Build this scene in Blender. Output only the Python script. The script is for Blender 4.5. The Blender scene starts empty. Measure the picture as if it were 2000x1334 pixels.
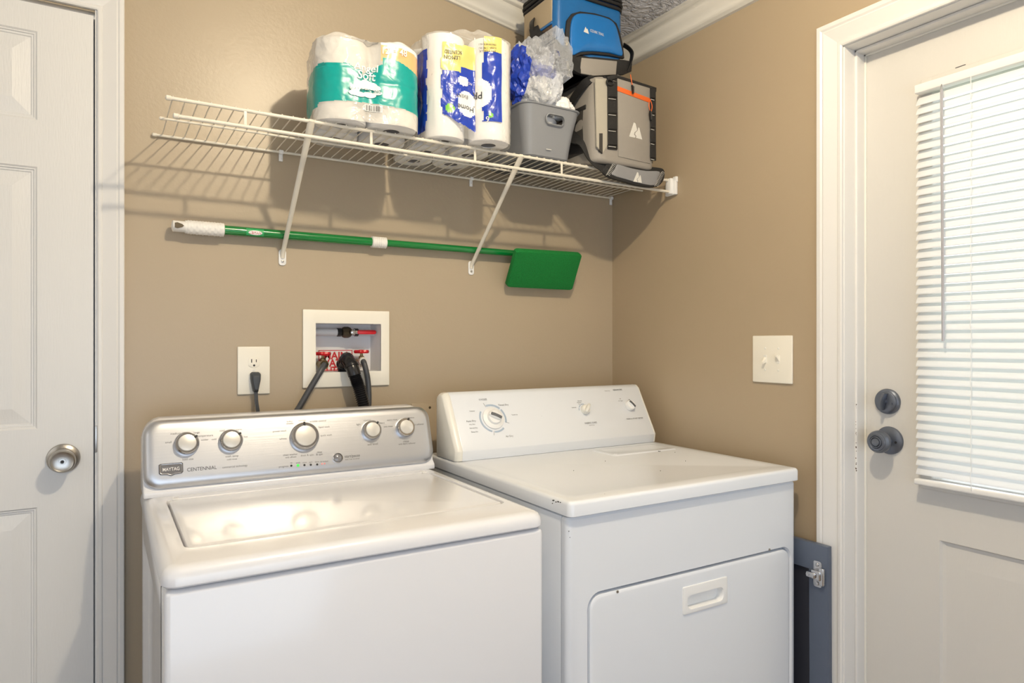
import bpy, bmesh, math, random
from mathutils import Vector, Matrix, noise
R = math.radians
sc = bpy.context.scene
COL = sc.collection
random.seed(7)
H = 1.25                      # eye height: most heights below are given from it
# ---------------- camera ----------------
F = 1326.6
YAW = math.atan(800 / F)
cd = bpy.data.cameras.new('camera'); cam = bpy.data.objects.new('camera', cd); COL.objects.link(cam)
cam.location = (0, 0, H); cam.rotation_euler = (R(90), 0, -YAW)
cd.sensor_width = 36; cd.lens = F / 2000 * 36; cd.shift_y = -0.0005
cd.clip_start = .02
sc.camera = cam
# ---------------- look ----------------
sc.view_settings.view_transform = 'Standard'; sc.view_settings.look = 'None'
sc.view_settings.gamma = 1; sc.view_settings.use_curve_mapping = False
sc.view_settings.exposure = 0.02
# ---------------- world: bright hazy daylight ----------------
wd = bpy.data.worlds.new('World'); sc.world = wd; wd.use_nodes = True
bgn = wd.node_tree.nodes['Background']
bgn.inputs[0].default_value = (.93, .97, 1, 1); bgn.inputs[1].default_value = 2.4
# ---------------- lights ----------------
def area(name, loc, target, size, power, color, shape='DISK', sy=None):
    l = bpy.data.lights.new(name, 'AREA'); l.shape = shape; l.size = size
    if sy: l.size_y = sy
    l.energy = power; l.color = color
    o = bpy.data.objects.new(name, l); COL.objects.link(o); o.location = loc
    o.rotation_euler = (Vector(target) - Vector(loc)).to_track_quat('-Z', 'Y').to_euler()
    return o
pl = bpy.data.lights.new('ceiling_lamp', 'POINT'); pl.energy = 52; pl.color = (1, .84, .60); pl.shadow_soft_size = .025
plo = bpy.data.objects.new('ceiling_lamp', pl); COL.objects.link(plo); plo.location = (.62, .50, H + 1.08)
hl = area('cool_fill', (.0, -1.2, H - .35), (.85, 1.6, H - .75), 2.0, 15, (.66, .81, 1), 'RECTANGLE', 1.3); hl.data.spread = R(140)  # added cool fill, low behind the camera; stands for no real lamp
area('side_fill', (-1.15, .6, H + .3), (.9, 1.5, H - .1), 1.0, 3, (.9, .95, 1), 'RECTANGLE', 1.4)  # added weak fill from the left, not a fixture of the room

XW, DW = 1.591, 1.93          # right wall, back wall
SL = .152                      # ceiling pitch
CS, SN = math.cos(YAW), math.sin(YAW)
def ray(u, v):
    return Vector((SN * F + CS * (u - 1000), CS * F - SN * (u - 1000), 668 - v))
def at(u, v, axis, val):
    """world point on a plane of the room seen in direction (u, v)"""
    d = ray(u, v); k = (val - (H if axis == 2 else 0)) / d[axis]
    return Vector((0, 0, H)) + d * k
def hit(u, v, p, n):
    d = ray(u, v); o = Vector((0, 0, H))
    return o + d * ((Vector(p) - o).dot(n) / d.dot(n))

# ---------------- materials ----------------
def lin(c):
    return tuple((x / 255 / 12.92 if x / 255 <= .04045 else ((x / 255 + .055) / 1.055) ** 2.4) for x in c)
def mat(name, c, rough=.5, metal=0, bump=0, bscale=60, stretch=(1, 1, 1), coat=0, aniso=0, spec=.5, emit=None, var=0, vscale=3, trans=0, alpha=1, sheen=0):
    m = bpy.data.materials.new(name); m.use_nodes = True; nt = m.node_tree; b = nt.nodes['Principled BSDF']
    col = lin(c) + (1,)
    b.inputs['Base Color'].default_value = col; b.inputs['Roughness'].default_value = rough
    b.inputs['Metallic'].default_value = metal; b.inputs['Specular IOR Level'].default_value = spec
    b.inputs['Coat Weight'].default_value = coat; b.inputs['Coat Roughness'].default_value = .08
    if sheen: b.inputs['Sheen Weight'].default_value = sheen
    if trans: b.inputs['Transmission Weight'].default_value = trans
    if alpha < 1: b.inputs['Alpha'].default_value = alpha
    if emit:
        b.inputs['Emission Color'].default_value = lin(emit[0]) + (1,); b.inputs['Emission Strength'].default_value = emit[1]
    if bump or var:
        tc = nt.nodes.new('ShaderNodeTexCoord'); mp = nt.nodes.new('ShaderNodeMapping'); mp.inputs['Scale'].default_value = stretch
        nt.links.new(tc.outputs['Object'], mp.inputs['Vector'])
    if bump:
        n = nt.nodes.new('ShaderNodeTexNoise'); n.inputs['Scale'].default_value = bscale; n.inputs['Detail'].default_value = 3
        bp = nt.nodes.new('ShaderNodeBump'); bp.inputs['Strength'].default_value = bump; bp.inputs['Distance'].default_value = .002
        nt.links.new(mp.outputs[0], n.inputs['Vector']); nt.links.new(n.outputs['Fac'], bp.inputs['Height']); nt.links.new(bp.outputs[0], b.inputs['Normal'])
    if var:
        n2 = nt.nodes.new('ShaderNodeTexNoise'); n2.inputs['Scale'].default_value = vscale; n2.inputs['Detail'].default_value = 5
        mx = nt.nodes.new('ShaderNodeMix'); mx.data_type = 'RGBA'
        nt.links.new(mp.outputs[0], n2.inputs['Vector']); nt.links.new(n2.outputs['Fac'], mx.inputs[0])
        mx.inputs[6].default_value = tuple(x * (1 - var) for x in col[:3]) + (1,); mx.inputs[7].default_value = tuple(min(1, x * (1 + var)) for x in col[:3]) + (1,)
        nt.links.new(mx.outputs[2], b.inputs['Base Color'])
    return m
def specks(m, dark, thresh=.70, scale=30):
    """small chips of dark through the enamel"""
    nt = m.node_tree; b = nt.nodes['Principled BSDF']
    tc = nt.nodes.new('ShaderNodeTexCoord'); n = nt.nodes.new('ShaderNodeTexNoise'); n.inputs['Scale'].default_value = scale; n.inputs['Detail'].default_value = 4
    r = nt.nodes.new('ShaderNodeValToRGB'); r.color_ramp.elements[0].position = thresh; r.color_ramp.elements[1].position = thresh + .02
    base = tuple(b.inputs['Base Color'].default_value)
    r.color_ramp.elements[0].color = base; r.color_ramp.elements[1].color = lin(dark) + (1,)
    nt.links.new(tc.outputs['Object'], n.inputs['Vector']); nt.links.new(n.outputs['Fac'], r.inputs[0]); nt.links.new(r.outputs[0], b.inputs['Base Color'])
def film(name, c, opac=.3, rough=.12, bump=.6, bscale=25, trl=0):
    """plastic film: part see-through, part glossy"""
    m = bpy.data.materials.new(name); m.use_nodes = True; nt = m.node_tree
    b = nt.nodes['Principled BSDF']; b.inputs['Base Color'].default_value = lin(c) + (1,); b.inputs['Roughness'].default_value = rough
    b.inputs['Specular IOR Level'].default_value = .5
    out = nt.nodes['Material Output']
    if bump:
        tc = nt.nodes.new('ShaderNodeTexCoord'); n = nt.nodes.new('ShaderNodeTexNoise'); n.inputs['Scale'].default_value = bscale; n.inputs['Detail'].default_value = 2; n.inputs['Distortion'].default_value = 1.5
        bp = nt.nodes.new('ShaderNodeBump'); bp.inputs['Strength'].default_value = bump; bp.inputs['Distance'].default_value = .006
        nt.links.new(tc.outputs['Object'], n.inputs['Vector']); nt.links.new(n.outputs['Fac'], bp.inputs['Height']); nt.links.new(bp.outputs[0], b.inputs['Normal'])
    if opac < 1:
        t = nt.nodes.new('ShaderNodeBsdfTransparent'); mx = nt.nodes.new('ShaderNodeMixShader')
        fr = nt.nodes.new('ShaderNodeLayerWeight'); fr.inputs[0].default_value = .35
        ad = nt.nodes.new('ShaderNodeMath'); ad.operation = 'ADD'; ad.use_clamp = True; ad.inputs[1].default_value = opac
        ml = nt.nodes.new('ShaderNodeMath'); ml.operation = 'MULTIPLY'; ml.inputs[1].default_value = .5
        nt.links.new(fr.outputs['Facing'], ml.inputs[0]); nt.links.new(ml.outputs[0], ad.inputs[0])
        nt.links.new(ad.outputs[0], mx.inputs[0]); nt.links.new(t.outputs[0], mx.inputs[1]); nt.links.new(b.outputs[0], mx.inputs[2]); nt.links.new(mx.outputs[0], out.inputs[0])
    return m
M = {}
M['wall'] = mat('wall_paint', (175, 160, 137), .36, bump=.16, bscale=120, var=.025, vscale=2.5)
M['wallR'] = mat('wall_paint_smooth', (172, 155, 130), .42, bump=.10, bscale=120, var=.02, vscale=2.5)
M['offwhite'] = mat('off_white_paint', (226, 227, 228), .6)
M['ceil'] = mat('stippled_ceiling', (228, 229, 234), .30, bump=1.0, bscale=26)
for n_ in M['ceil'].node_tree.nodes:
    if n_.type == 'BUMP': n_.inputs['Distance'].default_value = .02
    if n_.type == 'TEX_NOISE': n_.inputs['Distortion'].default_value = 2.5; n_.inputs['Detail'].default_value = 4
M['trim'] = mat('trim_paint', (226, 225, 223), .34)
M['crown'] = mat('crown_paint', (234, 231, 222), .36)
M['door'] = mat('door_paint', (222, 222, 221), .40, bump=.22, bscale=34, stretch=(9, 9, 1))
M['doorR'] = mat('entry_door_paint', (209, 207, 203), .36, bump=.18, bscale=34, stretch=(9, 9, 1))
M['floor'] = mat('floor_vinyl', (140, 120, 98), .5, var=.1, vscale=6)
M['enamel'] = mat('white_enamel', (226, 227, 231), .2, coat=.3)
M['enamelD'] = mat('dryer_enamel', (228, 232, 238), .26, bump=.02, bscale=200, coat=.15)
specks(M['enamelD'], (70, 72, 78), .765, 26)
M['cream'] = mat('aged_plastic', (232, 230, 222), .32)
M['white'] = mat('white_plastic', (236, 236, 235), .35)
M['ivory'] = mat('ivory_plate', (240, 235, 222), .35)
M['steel'] = mat('brushed_steel', (200, 202, 207), .38, metal=1, bump=.05, bscale=300, stretch=(.03, 1, 1))
M['chrome'] = mat('chrome', (200, 200, 202), .14, metal=1)
M['satin'] = mat('satin_nickel', (178, 175, 170), .3, metal=1)
M['knobtop'] = mat('knob_cap', (222, 220, 215), .3, metal=.5)
M['dark'] = mat('dark_gap', (38, 38, 40), .6)
M['ink'] = mat('grey_print', (96, 96, 98), .5)
M['inkl'] = mat('light_print', (150, 150, 152), .5)
M['inkd'] = mat('dark_print', (50, 52, 56), .5)
M['blueink'] = mat('blue_grey_print', (168, 184, 202), .5)
M['bronze'] = mat('dark_pewter', (112, 118, 130), .34, metal=.75)
M['wire'] = mat('white_coated_wire', (226, 220, 206), .4, bump=.3, bscale=90, var=.06, vscale=30)
M['green'] = mat('green_pole', (8, 120, 52), .22, coat=.5)
M['pad'] = mat('green_scrub', (6, 124, 50), .9, bump=1, bscale=420, var=.45, vscale=330)
M['grip'] = mat('white_grip', (236, 234, 229), .45)
M['red'] = mat('red_paint', (196, 22, 34), .35)
M['redl'] = mat('red_ink', (200, 38, 48), .6)
M['brass'] = mat('brass', (150, 132, 92), .32, metal=.9)
M['brassd'] = mat('brass_dark', (92, 82, 66), .4, metal=.7)
M['pvc'] = mat('pvc_pipe', (216, 218, 222), .35)
M['box'] = mat('box_plastic', (232, 232, 232), .4)
M['rubber'] = mat('black_rubber', (26, 27, 30), .38)
M['hose'] = mat('grey_hose', (66, 68, 72), .42)
M['blackp'] = mat('black_corrugated', (24, 24, 27), .25)
M['plug'] = mat('plug_grey', (62, 66, 72), .5)
M['bin'] = mat('grey_bin', (134, 137, 142), .42, bump=.05, bscale=300)
M['bind'] = mat('grey_bin_base', (72, 76, 82), .5)
M['paper'] = mat('tissue_paper', (243, 242, 241), .85, bump=.3, bscale=160)
M['core'] = mat('cardboard_core', (150, 144, 138), .9)
M['clear'] = film('clear_film', (240, 238, 232), .16)
M['milky'] = film('milky_film', (236, 232, 224), .5)
M['teal'] = film('teal_film', (4, 152, 146), 1, .3, .35, 18)
M['peach'] = film('peach_film', (233, 184, 128), 1, .22, .3, 18)
M['fwhite'] = film('white_film', (240, 241, 240), 1, .22, .3, 18)
M['fblue'] = film('blue_film', (32, 62, 170), 1, .25, .45, 22)
M['fyel'] = film('yellow_film', (222, 208, 122), 1, .3, .4, 22)
M['fgreen'] = film('green_film', (120, 190, 70), 1, .2, .3, 22)
M['bagblue'] = mat('blue_nylon', (26, 98, 160), .34, bump=.35, bscale=55, var=.18, vscale=9, coat=.15)
M['bagpocket'] = mat('blue_pocket_nylon', (20, 108, 182), .26, bump=.5, bscale=26, var=.12, vscale=8, coat=.2)
M['navy'] = mat('dark_blue_nylon', (20, 60, 110), .5)
M['tan'] = mat('tan_nylon', (176, 160, 134), .6, bump=.2, bscale=200)
M['mesh'] = mat('brown_mesh', (84, 66, 52), .75, bump=1, bscale=420)
M['web'] = mat('black_webbing', (30, 30, 31), .62, bump=.5, bscale=500)
M['webg'] = mat('black_webbing_shiny', (20, 21, 23), .45)
M['greyfab'] = mat('grey_fabric', (148, 143, 136), .55, bump=.2, bscale=300)
M['greyfab2'] = mat('light_grey_fabric', (176, 171, 158), .55, bump=.2, bscale=300)
M['strapg'] = mat('grey_strap_pad', (136, 137, 140), .6, bump=.2, bscale=300)
M['darkfab'] = mat('dark_side_fabric', (58, 55, 52), .6)
M['orange'] = mat('orange_zip', (226, 104, 40), .5)
M['refl'] = mat('reflective_print', (214, 213, 208), .4)
M['cabd'] = mat('blue_grey_laminate', (84, 94, 112), .38)
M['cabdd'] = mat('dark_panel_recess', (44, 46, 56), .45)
M['cabe'] = mat('dark_laminate_edge', (52, 56, 66), .5)
M['lawn'] = mat('lawn', (96, 128, 70), .9)
def translucent(name, c):
    m = bpy.data.materials.new(name); m.use_nodes = True; nt = m.node_tree; nt.nodes.remove(nt.nodes['Principled BSDF'])
    d = nt.nodes.new('ShaderNodeBsdfDiffuse'); t = nt.nodes.new('ShaderNodeBsdfTranslucent'); mx = nt.nodes.new('ShaderNodeMixShader')
    d.inputs[0].default_value = t.inputs[0].default_value = lin(c) + (1,); mx.inputs[0].default_value = .5
    nt.links.new(d.outputs[0], mx.inputs[1]); nt.links.new(t.outputs[0], mx.inputs[2]); nt.links.new(mx.outputs[0], nt.nodes['Material Output'].inputs[0]); return m
M['slat'] = translucent('vinyl_slat', (245, 246, 247))
def glassm():
    m = bpy.data.materials.new('window_glass'); m.use_nodes = True; nt = m.node_tree; nt.nodes.remove(nt.nodes['Principled BSDF'])
    d = nt.nodes.new('ShaderNodeBsdfGlossy'); d.inputs[1].default_value = .02; t = nt.nodes.new('ShaderNodeBsdfTransparent'); mx = nt.nodes.new('ShaderNodeMixShader'); mx.inputs[0].default_value = .08
    nt.links.new(t.outputs[0], mx.inputs[1]); nt.links.new(d.outputs[0], mx.inputs[2]); nt.links.new(mx.outputs[0], nt.nodes['Material Output'].inputs[0]); return m
M['glass'] = glassm()

# ---------------- object helpers ----------------
WM = {}
def props(o, label=None, cat=None, group=None, kind=None):
    if label: o['label'] = label
    if cat: o['category'] = cat
    if group: o['group'] = group
    if kind: o['kind'] = kind
    return o
def thing(name, loc, label, cat, group=None):
    o = bpy.data.objects.new(name, None); COL.objects.link(o); o.location = loc; o.empty_display_size = .05
    WM[o] = Matrix.Translation(loc); return props(o, label, cat, group)
def link(name, me, parent=None, base=None):
    """me has world coordinates; put it under parent, or at base if top-level"""
    o = bpy.data.objects.new(name, me); COL.objects.link(o)
    if parent is not None:
        o.parent = parent; W = WM[parent]; me.transform(W.inverted()); WM[o] = W
    elif base is not None:
        o.location = base; me.transform(Matrix.Translation(-Vector(base))); WM[o] = Matrix.Translation(base)
    else: WM[o] = Matrix.Identity(4)
    return o
def frame(n, up=(0, 0, 1)):
    n = Vector(n).normalized(); x = Vector(up).cross(n)
    if x.length < 1e-4: x = Vector((1, 0, 0)).cross(n)
    x.normalize(); return x, n.cross(x).normalized(), n
def catmull(P, n=8):
    P = [Vector(p) for p in P]; out = []
    for i in range(len(P) - 1):
        p0 = P[max(i - 1, 0)]; p1 = P[i]; p2 = P[i + 1]; p3 = P[min(i + 2, len(P) - 1)]
        for k in range(n):
            t = k / n
            out.append(.5 * ((2 * p1) + (p2 - p0) * t + (2 * p0 - 5 * p1 + 4 * p2 - p3) * t * t + (3 * p1 - p0 - 3 * p2 + p3) * t ** 3))
    out.append(P[-1]); return out
def rloop(w, h, r, n=6):
    """rounded rectangle loop centred on 0, counter-clockwise"""
    out = []
    for cx, cy, a0 in ((w / 2 - r, h / 2 - r, 0), (-w / 2 + r, h / 2 - r, 90), (-w / 2 + r, -h / 2 + r, 180), (w / 2 - r, -h / 2 + r, 270)):
        for k in range(n + 1):
            a = R(a0 + 90 * k / n); out.append((cx + r * math.cos(a), cy + r * math.sin(a)))
    return out
class MB:
    def __init__(s): s.bm = bmesh.new(); s.mi = 0
    def _tag(s, fs):
        for f in fs: f.material_index = s.mi
    def box(s, x0, x1, y0, y1, z0, z1, r=0, seg=3, X=None):
        t = bmesh.new(); bmesh.ops.create_cube(t, size=1)
        for v in t.verts: v.co = Vector(((x0 + x1) / 2 + v.co.x * (x1 - x0), (y0 + y1) / 2 + v.co.y * (y1 - y0), (z0 + z1) / 2 + v.co.z * (z1 - z0)))
        if r: bmesh.ops.bevel(t, geom=t.edges[:], offset=r, segments=seg, profile=.5, affect='EDGES')
        if X is not None: bmesh.ops.transform(t, matrix=X, verts=t.verts)
        s.add(t); return s
    def add(s, t):
        me = bpy.data.meshes.new('tmp'); t.to_mesh(me); t.free(); n = len(s.bm.faces); s.bm.from_mesh(me); bpy.data.meshes.remove(me)
        s.bm.faces.ensure_lookup_table()
        for f in s.bm.faces[n:]: f.material_index = s.mi
    def loft(s, loops, cap0=True, cap1=True, closed=True):
        rows = [[s.bm.verts.new(p) for p in L] for L in loops]; n = len(rows[0]); fs = []
        for a, b in zip(rows, rows[1:]):
            for i in range(n if closed else n - 1):
                j = (i + 1) % n
                try: fs.append(s.bm.faces.new((a[i], a[j], b[j], b[i])))
                except ValueError: pass
        if cap0: fs.append(s.bm.faces.new(rows[0][::-1]))
        if cap1: fs.append(s.bm.faces.new(rows[-1]))
        s._tag(fs); return s
    def prism(s, pts, n, d, X=None):
        """pts: planar polygon in the world; extruded by d along n"""
        n = Vector(n).normalized(); A = [Vector(p) for p in pts]
        return s.loft([A, [p + n * d for p in A]])
    def lathe(s, prof, o, n, seg=40, up=(0, 0, 1), fn=None):
        x, y, n = frame(n, up); o = Vector(o); L = []
        for r, h in prof:
            L.append([o + n * h + (x * math.cos(2 * math.pi * k / seg) + y * math.sin(2 * math.pi * k / seg)) * (max(r, 1e-5) * (fn(2 * math.pi * k / seg, h) if fn else 1)) for k in range(seg)])
        return s.loft(L)
    def tube(s, P, r, seg=10, caps=True, flat=None):
        P = [Vector(p) for p in P]; L = []; prev = None
        for i, p in enumerate(P):
            d = (P[min(i + 1, len(P) - 1)] - P[max(i - 1, 0)]).normalized()
            if prev is None: x = frame(d)[0]
            else: x = (prev - d * prev.dot(d)).normalized()
            prev = x; y = d.cross(x); rr = r(i) if callable(r) else r
            a, b = (1, 1) if not flat else flat
            L.append([p + (x * math.cos(2 * math.pi * k / seg) * a + y * math.sin(2 * math.pi * k / seg) * b) * rr for k in range(seg)])
        return s.loft(L, caps, caps)
    def strip(s, P, w, t, side):
        """flat webbing: path P, width w along vector(s) side, thickness t"""
        P = [Vector(p) for p in P]; L = []
        for i, p in enumerate(P):
            d = (P[min(i + 1, len(P) - 1)] - P[max(i - 1, 0)]).normalized(); sd = Vector(side(i) if callable(side) else side)
            sd = (sd - d * sd.dot(d)).normalized(); n = d.cross(sd)
            ww = w(i) if callable(w) else w
            L.append([p + sd * ww / 2 + n * t / 2, p - sd * ww / 2 + n * t / 2, p - sd * ww / 2 - n * t / 2, p + sd * ww / 2 - n * t / 2])
        return s.loft(L)
    def build(s, name, m, parent=None, base=None, smooth=True, bevel=0, bseg=2, angle=35):
        bm = s.bm
        bmesh.ops.recalc_face_normals(bm, faces=bm.faces)
        if bevel: 
            ed = [e for e in bm.edges if len(e.link_faces) == 2 and e.calc_face_angle(0) > R(angle)]
            bmesh.ops.bevel(bm, geom=ed, offset=bevel, segments=bseg, profile=.5, affect='EDGES', clamp_overlap=True)
        if smooth:
            for f in bm.faces: f.smooth = True
            for e in bm.edges:
                if len(e.link_faces) == 2 and e.calc_face_angle(0) > R(angle): e.smooth = False
        me = bpy.data.meshes.new(name); bm.to_mesh(me); bm.free()
        for x in (m if isinstance(m, (list, tuple)) else [m]): me.materials.append(M[x] if isinstance(x, str) else x)
        return link(name, me, parent, base)
def cut(o, cutters):
    """boolean difference; cutters are MBs in world coordinates"""
    W = WM[o].inverted(); tmp = []
    for c in cutters:
        bmesh.ops.recalc_face_normals(c.bm, faces=c.bm.faces)
        me = bpy.data.meshes.new('c'); c.bm.to_mesh(me); c.bm.free(); me.transform(W)
        k = bpy.data.objects.new('c', me); COL.objects.link(k); k.parent = o; tmp.append(k)
        md = o.modifiers.new('b', 'BOOLEAN'); md.operation = 'DIFFERENCE'; md.object = k; md.solver = 'EXACT'
    bpy.context.view_layer.update(); dg = bpy.context.evaluated_depsgraph_get()
    me = bpy.data.meshes.new_from_object(o.evaluated_get(dg)); old = o.data; o.modifiers.clear(); me.name = old.name; o.data = me
    for k in tmp: bpy.data.objects.remove(k)
    bm = bmesh.new(); bm.from_mesh(me)
    for f in bm.faces: f.smooth = True
    for e in bm.edges: e.smooth = not (len(e.link_faces) == 2 and e.calc_face_angle(0) > R(30))
    bm.to_mesh(me); bm.free(); return o
def text_mb(lines, m, parent, fn=None, name='lettering', thick=.0003, bold=0):
    """lines: (body, size, origin, xdir, ydir, align[, width]) set flat on a surface"""
    out = bmesh.new()
    for L in lines:
        body, size, o, xd, yd, al = L[:6]; wid = L[6] if len(L) > 6 else 1
        cu = bpy.data.curves.new('t', 'FONT'); cu.body = body; cu.size = size; cu.align_x = al; cu.align_y = 'CENTER'; cu.resolution_u = 3; cu.offset = bold * size
        ob = bpy.data.objects.new('t', cu); COL.objects.link(ob); bpy.context.view_layer.update()
        me = bpy.data.meshes.new_from_object(ob.evaluated_get(bpy.context.evaluated_depsgraph_get()))
        xd = Vector(xd).normalized(); yd = Vector(yd).normalized(); n = xd.cross(yd); o = Vector(o)
        for v in me.vertices:
            p = o + xd * v.co.x * wid + yd * v.co.y + n * thick
            v.co = fn(p) if fn else p
        out.from_mesh(me); bpy.data.objects.remove(ob); bpy.data.meshes.remove(me)
    me = bpy.data.meshes.new(name); out.to_mesh(me); out.free(); me.materials.append(M[m] if isinstance(m, str) else m); return link(name, me, parent)
def grid_face(mb, fn, a, b, rects, levels=None):
    """flat face spanning a x b with rectangular panels; rects (a0,a1,b0,b1,levels): levels [(inset, depth)...], or None for a hole"""
    A = sorted(set([a[0], a[1]] + [q for r in rects for q in r[:2]])); B = sorted(set([b[0], b[1]] + [q for r in rects for q in r[2:4]])); bm = mb.bm; V = {}
    def v(x, y):
        if (x, y) not in V: V[(x, y)] = bm.verts.new(fn(x, y, 0))
        return V[(x, y)]
    fs = []
    for i in range(len(A) - 1):
        for j in range(len(B) - 1):
            cx, cy = (A[i] + A[i + 1]) / 2, (B[j] + B[j + 1]) / 2
            if any(r[0] < cx < r[1] and r[2] < cy < r[3] for r in rects): continue
            fs.append(bm.faces.new((v(A[i], B[j]), v(A[i + 1], B[j]), v(A[i + 1], B[j + 1]), v(A[i], B[j + 1]))))
    for r in rects:
        if r[4] is None: continue
        prev = None
        for ins, dep in [(0, 0)] + r[4]:
            q = [bm.verts.new(fn(x, y, dep)) for x, y in ((r[0] + ins, r[2] + ins), (r[1] - ins, r[2] + ins), (r[1] - ins, r[3] - ins), (r[0] + ins, r[3] - ins))]
            if prev: fs += [bm.faces.new((prev[k], prev[(k + 1) % 4], q[(k + 1) % 4], q[k])) for k in range(4)]
            prev = q
        fs.append(bm.faces.new(prev))
    mb._tag(fs)
# ================= ROOM SHELL =================
Y0, X0 = -1.5, -1.3
ZB = H + .964; CR = .064        # crown bottom at right wall, crown height
def ceil_z(x): return ZB + CR + SL * (XW - x)
RY = 1.93 + .088                 # back of the recess
m = MB(); m.box(X0 - .1, 2.2, Y0 - .1, 2.2, -.05, 0); m.build('floor', 'floor', smooth=False)['kind'] = 'structure'
m = MB(); m.loft([[(X0 - .1, y, ceil_z(X0 - .1)), (2.2, y, ceil_z(2.2)), (2.2, y, ceil_z(2.2) + .06), (X0 - .1, y, ceil_z(X0 - .1) + .06)] for y in (Y0 - .1, 2.2)])
m.build('ceiling', 'ceil', smooth=False)['kind'] = 'structure'
# back wall, with the hole for the water box and the hole for door_1
BX0, BX1, BZ0, BZ1 = .513, .709, H - .091, H + .052
D1X0, D1X1, D1T = -.80, -.0186, H + .79
m = MB(); fn = lambda a, b, d: Vector((a, DW + d, b))
grid_face(m, fn, (X0 - .1, XW + .6), (0, 3.0), [(BX0, BX1, BZ0, BZ1, None), (D1X0 - .012, D1X1 + .006, 0, D1T + .006, None)])
g = bmesh.ops.extrude_face_region(m.bm, geom=m.bm.faces[:]); bmesh.ops.translate(m.bm, verts=[x for x in g['geom'] if isinstance(x, bmesh.types.BMVert)], vec=(0, .11, 0))
m.build('wall_back', 'wall', smooth=False)['kind'] = 'structure'
# right wall with the hole for door_2
D2Y0, D2Y1, D2T = .115, 1.0275, H + .738
m = MB(); fn = lambda a, b, d: Vector((XW + d, a, b))
grid_face(m, fn, (Y0 - .1, DW), (0, 2.6), [(D2Y0, D2Y1, 0, D2T, None)])
g = bmesh.ops.extrude_face_region(m.bm, geom=m.bm.faces[:]); bmesh.ops.translate(m.bm, verts=[x for x in g['geom'] if isinstance(x, bmesh.types.BMVert)], vec=(.13, 0, 0))
m.build('wall_right', 'wallR', smooth=False)['kind'] = 'structure'
m = MB(); m.box(X0 - .1, X0, Y0 - .1, 2.0, 0, 3.0); m.build('wall_left', 'offwhite', smooth=False)['kind'] = 'structure'
m = MB(); m.box(X0 - .1, XW + .1, Y0 - .1, Y0, 0, 3.0); m.build('wall_front', 'offwhite', smooth=False)['kind'] = 'structure'
m = MB(); m.box(2.0, 9, -6, 8, -.35, -.3); m.build('ground_outside', 'lawn', smooth=False)['kind'] = 'structure'
# crown moulding: profile (out from wall, up)
CP = [(0, 0), (.010, 0), (.011, .007), (.017, .010), (.020, .016), (.024, .022), (.034, .030), (.045, .040), (.050, .047), (.051, .052), (.060, .054), (.064, .058), (.066, .064), (.066, .075), (0, .075)]
m = MB(); L = []
for end in (0, 1):
    L.append([(X0 if end else XW - p, DW - p, ZB + q + SL * (XW - (X0 if end else XW - p))) for p, q in CP])
m.loft(L); m.build('trim_1', 'crown', angle=50)['kind'] = 'structure'
m = MB(); L = []
for end in (0, 1):
    L.append([(XW - p, Y0 if end else DW - p, ZB + q + SL * p) for p, q in CP])
m.loft(L); m.build('trim_2', 'crown', angle=50)['kind'] = 'structure'
# casing profile: (across from the inner edge, out of the wall)
KP = [(0, 0), (0, .009), (.003, .011), (.009, .011), (.011, .0085), (.015, .010), (.034, .0145), (.040, .0165), (.043, .0145), (.047, .0175), (.055, .0175), (.057, .015), (.057, 0)]
def casing(name, mt, side, pos):
    m = MB(); m.loft(side); m.build(name, mt, angle=22)['kind'] = 'structure'
s = 1.0
L = [[(-.0105 + a, DW - o, z + (a if top else 0)) for a, o in KP] for z, top in ((0, 0), (D1T + .01, 1))]
casing('trim_3', 'trim', L, 0)
L = [[(x + (a if rt else -a), DW - o, D1T + .01 + a) for a, o in KP] for x, rt in ((-.0105, 1), (D1X0 - .012, 0))]
casing('trim_4', 'trim', L, 0)
ks = 1.17
L = [[(XW - o, D2Y1 + a * ks, z + (a * ks if top else 0)) for a, o in KP] for z, top in ((0, 0), (D2T, 1))]
casing('trim_5', 'trim', L, 0)
L = [[(XW - o, y + (a * ks if rt else -a * ks), D2T + a * ks) for a, o in KP] for y, rt in ((D2Y1, 1), (D2Y0, 0))]
casing('trim_6', 'trim', L, 0)
# ---- left door, flush with its jamb ----
lev = [(.0035, .0035), (.006, .0035), (.0075, .007), (.0115, .007), (.013, .0095), (.020, .0085), (.048, .003), (.049, .003)]
DY = DW - .002
m = MB(); fn = lambda a, b, d: Vector((a, DY + d, b))
st = .1115; pw = (D1X1 - D1X0 - 2 * st - .10) / 2
cols = [(D1X1 - st - pw, D1X1 - st), (D1X0 + st, D1X0 + st + pw)]
rows = [(H + .515, H + .722), (H - .205, H + .406), (.20, H - .388)]
grid_face(m, fn, (D1X0, D1X1), (.01, D1T - .004), [(c[0], c[1], r[0], r[1], lev) for c in cols for r in rows])
g = [e for e in m.bm.edges if len(e.link_faces) == 1]
ex = bmesh.ops.extrude_edge_only(m.bm, edges=g); bmesh.ops.translate(m.bm, verts=[x for x in ex['geom'] if isinstance(x, bmesh.types.BMVert)], vec=(0, .035, 0))
door1 = m.build('door_1', 'door', angle=10); door1['kind'] = 'structure'
m = MB(); m.box(D1X0 - .01, D1X1 + .008, DY + .03, DY + .034, 0, D1T); m.build('door_back', 'door', door1)
m = MB(); m.box(D1X1 + .0035, D1X1 + .0105, DW - .004, DW + .10, 0, D1T + .01); m.build('jamb', 'trim', door1)
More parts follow.
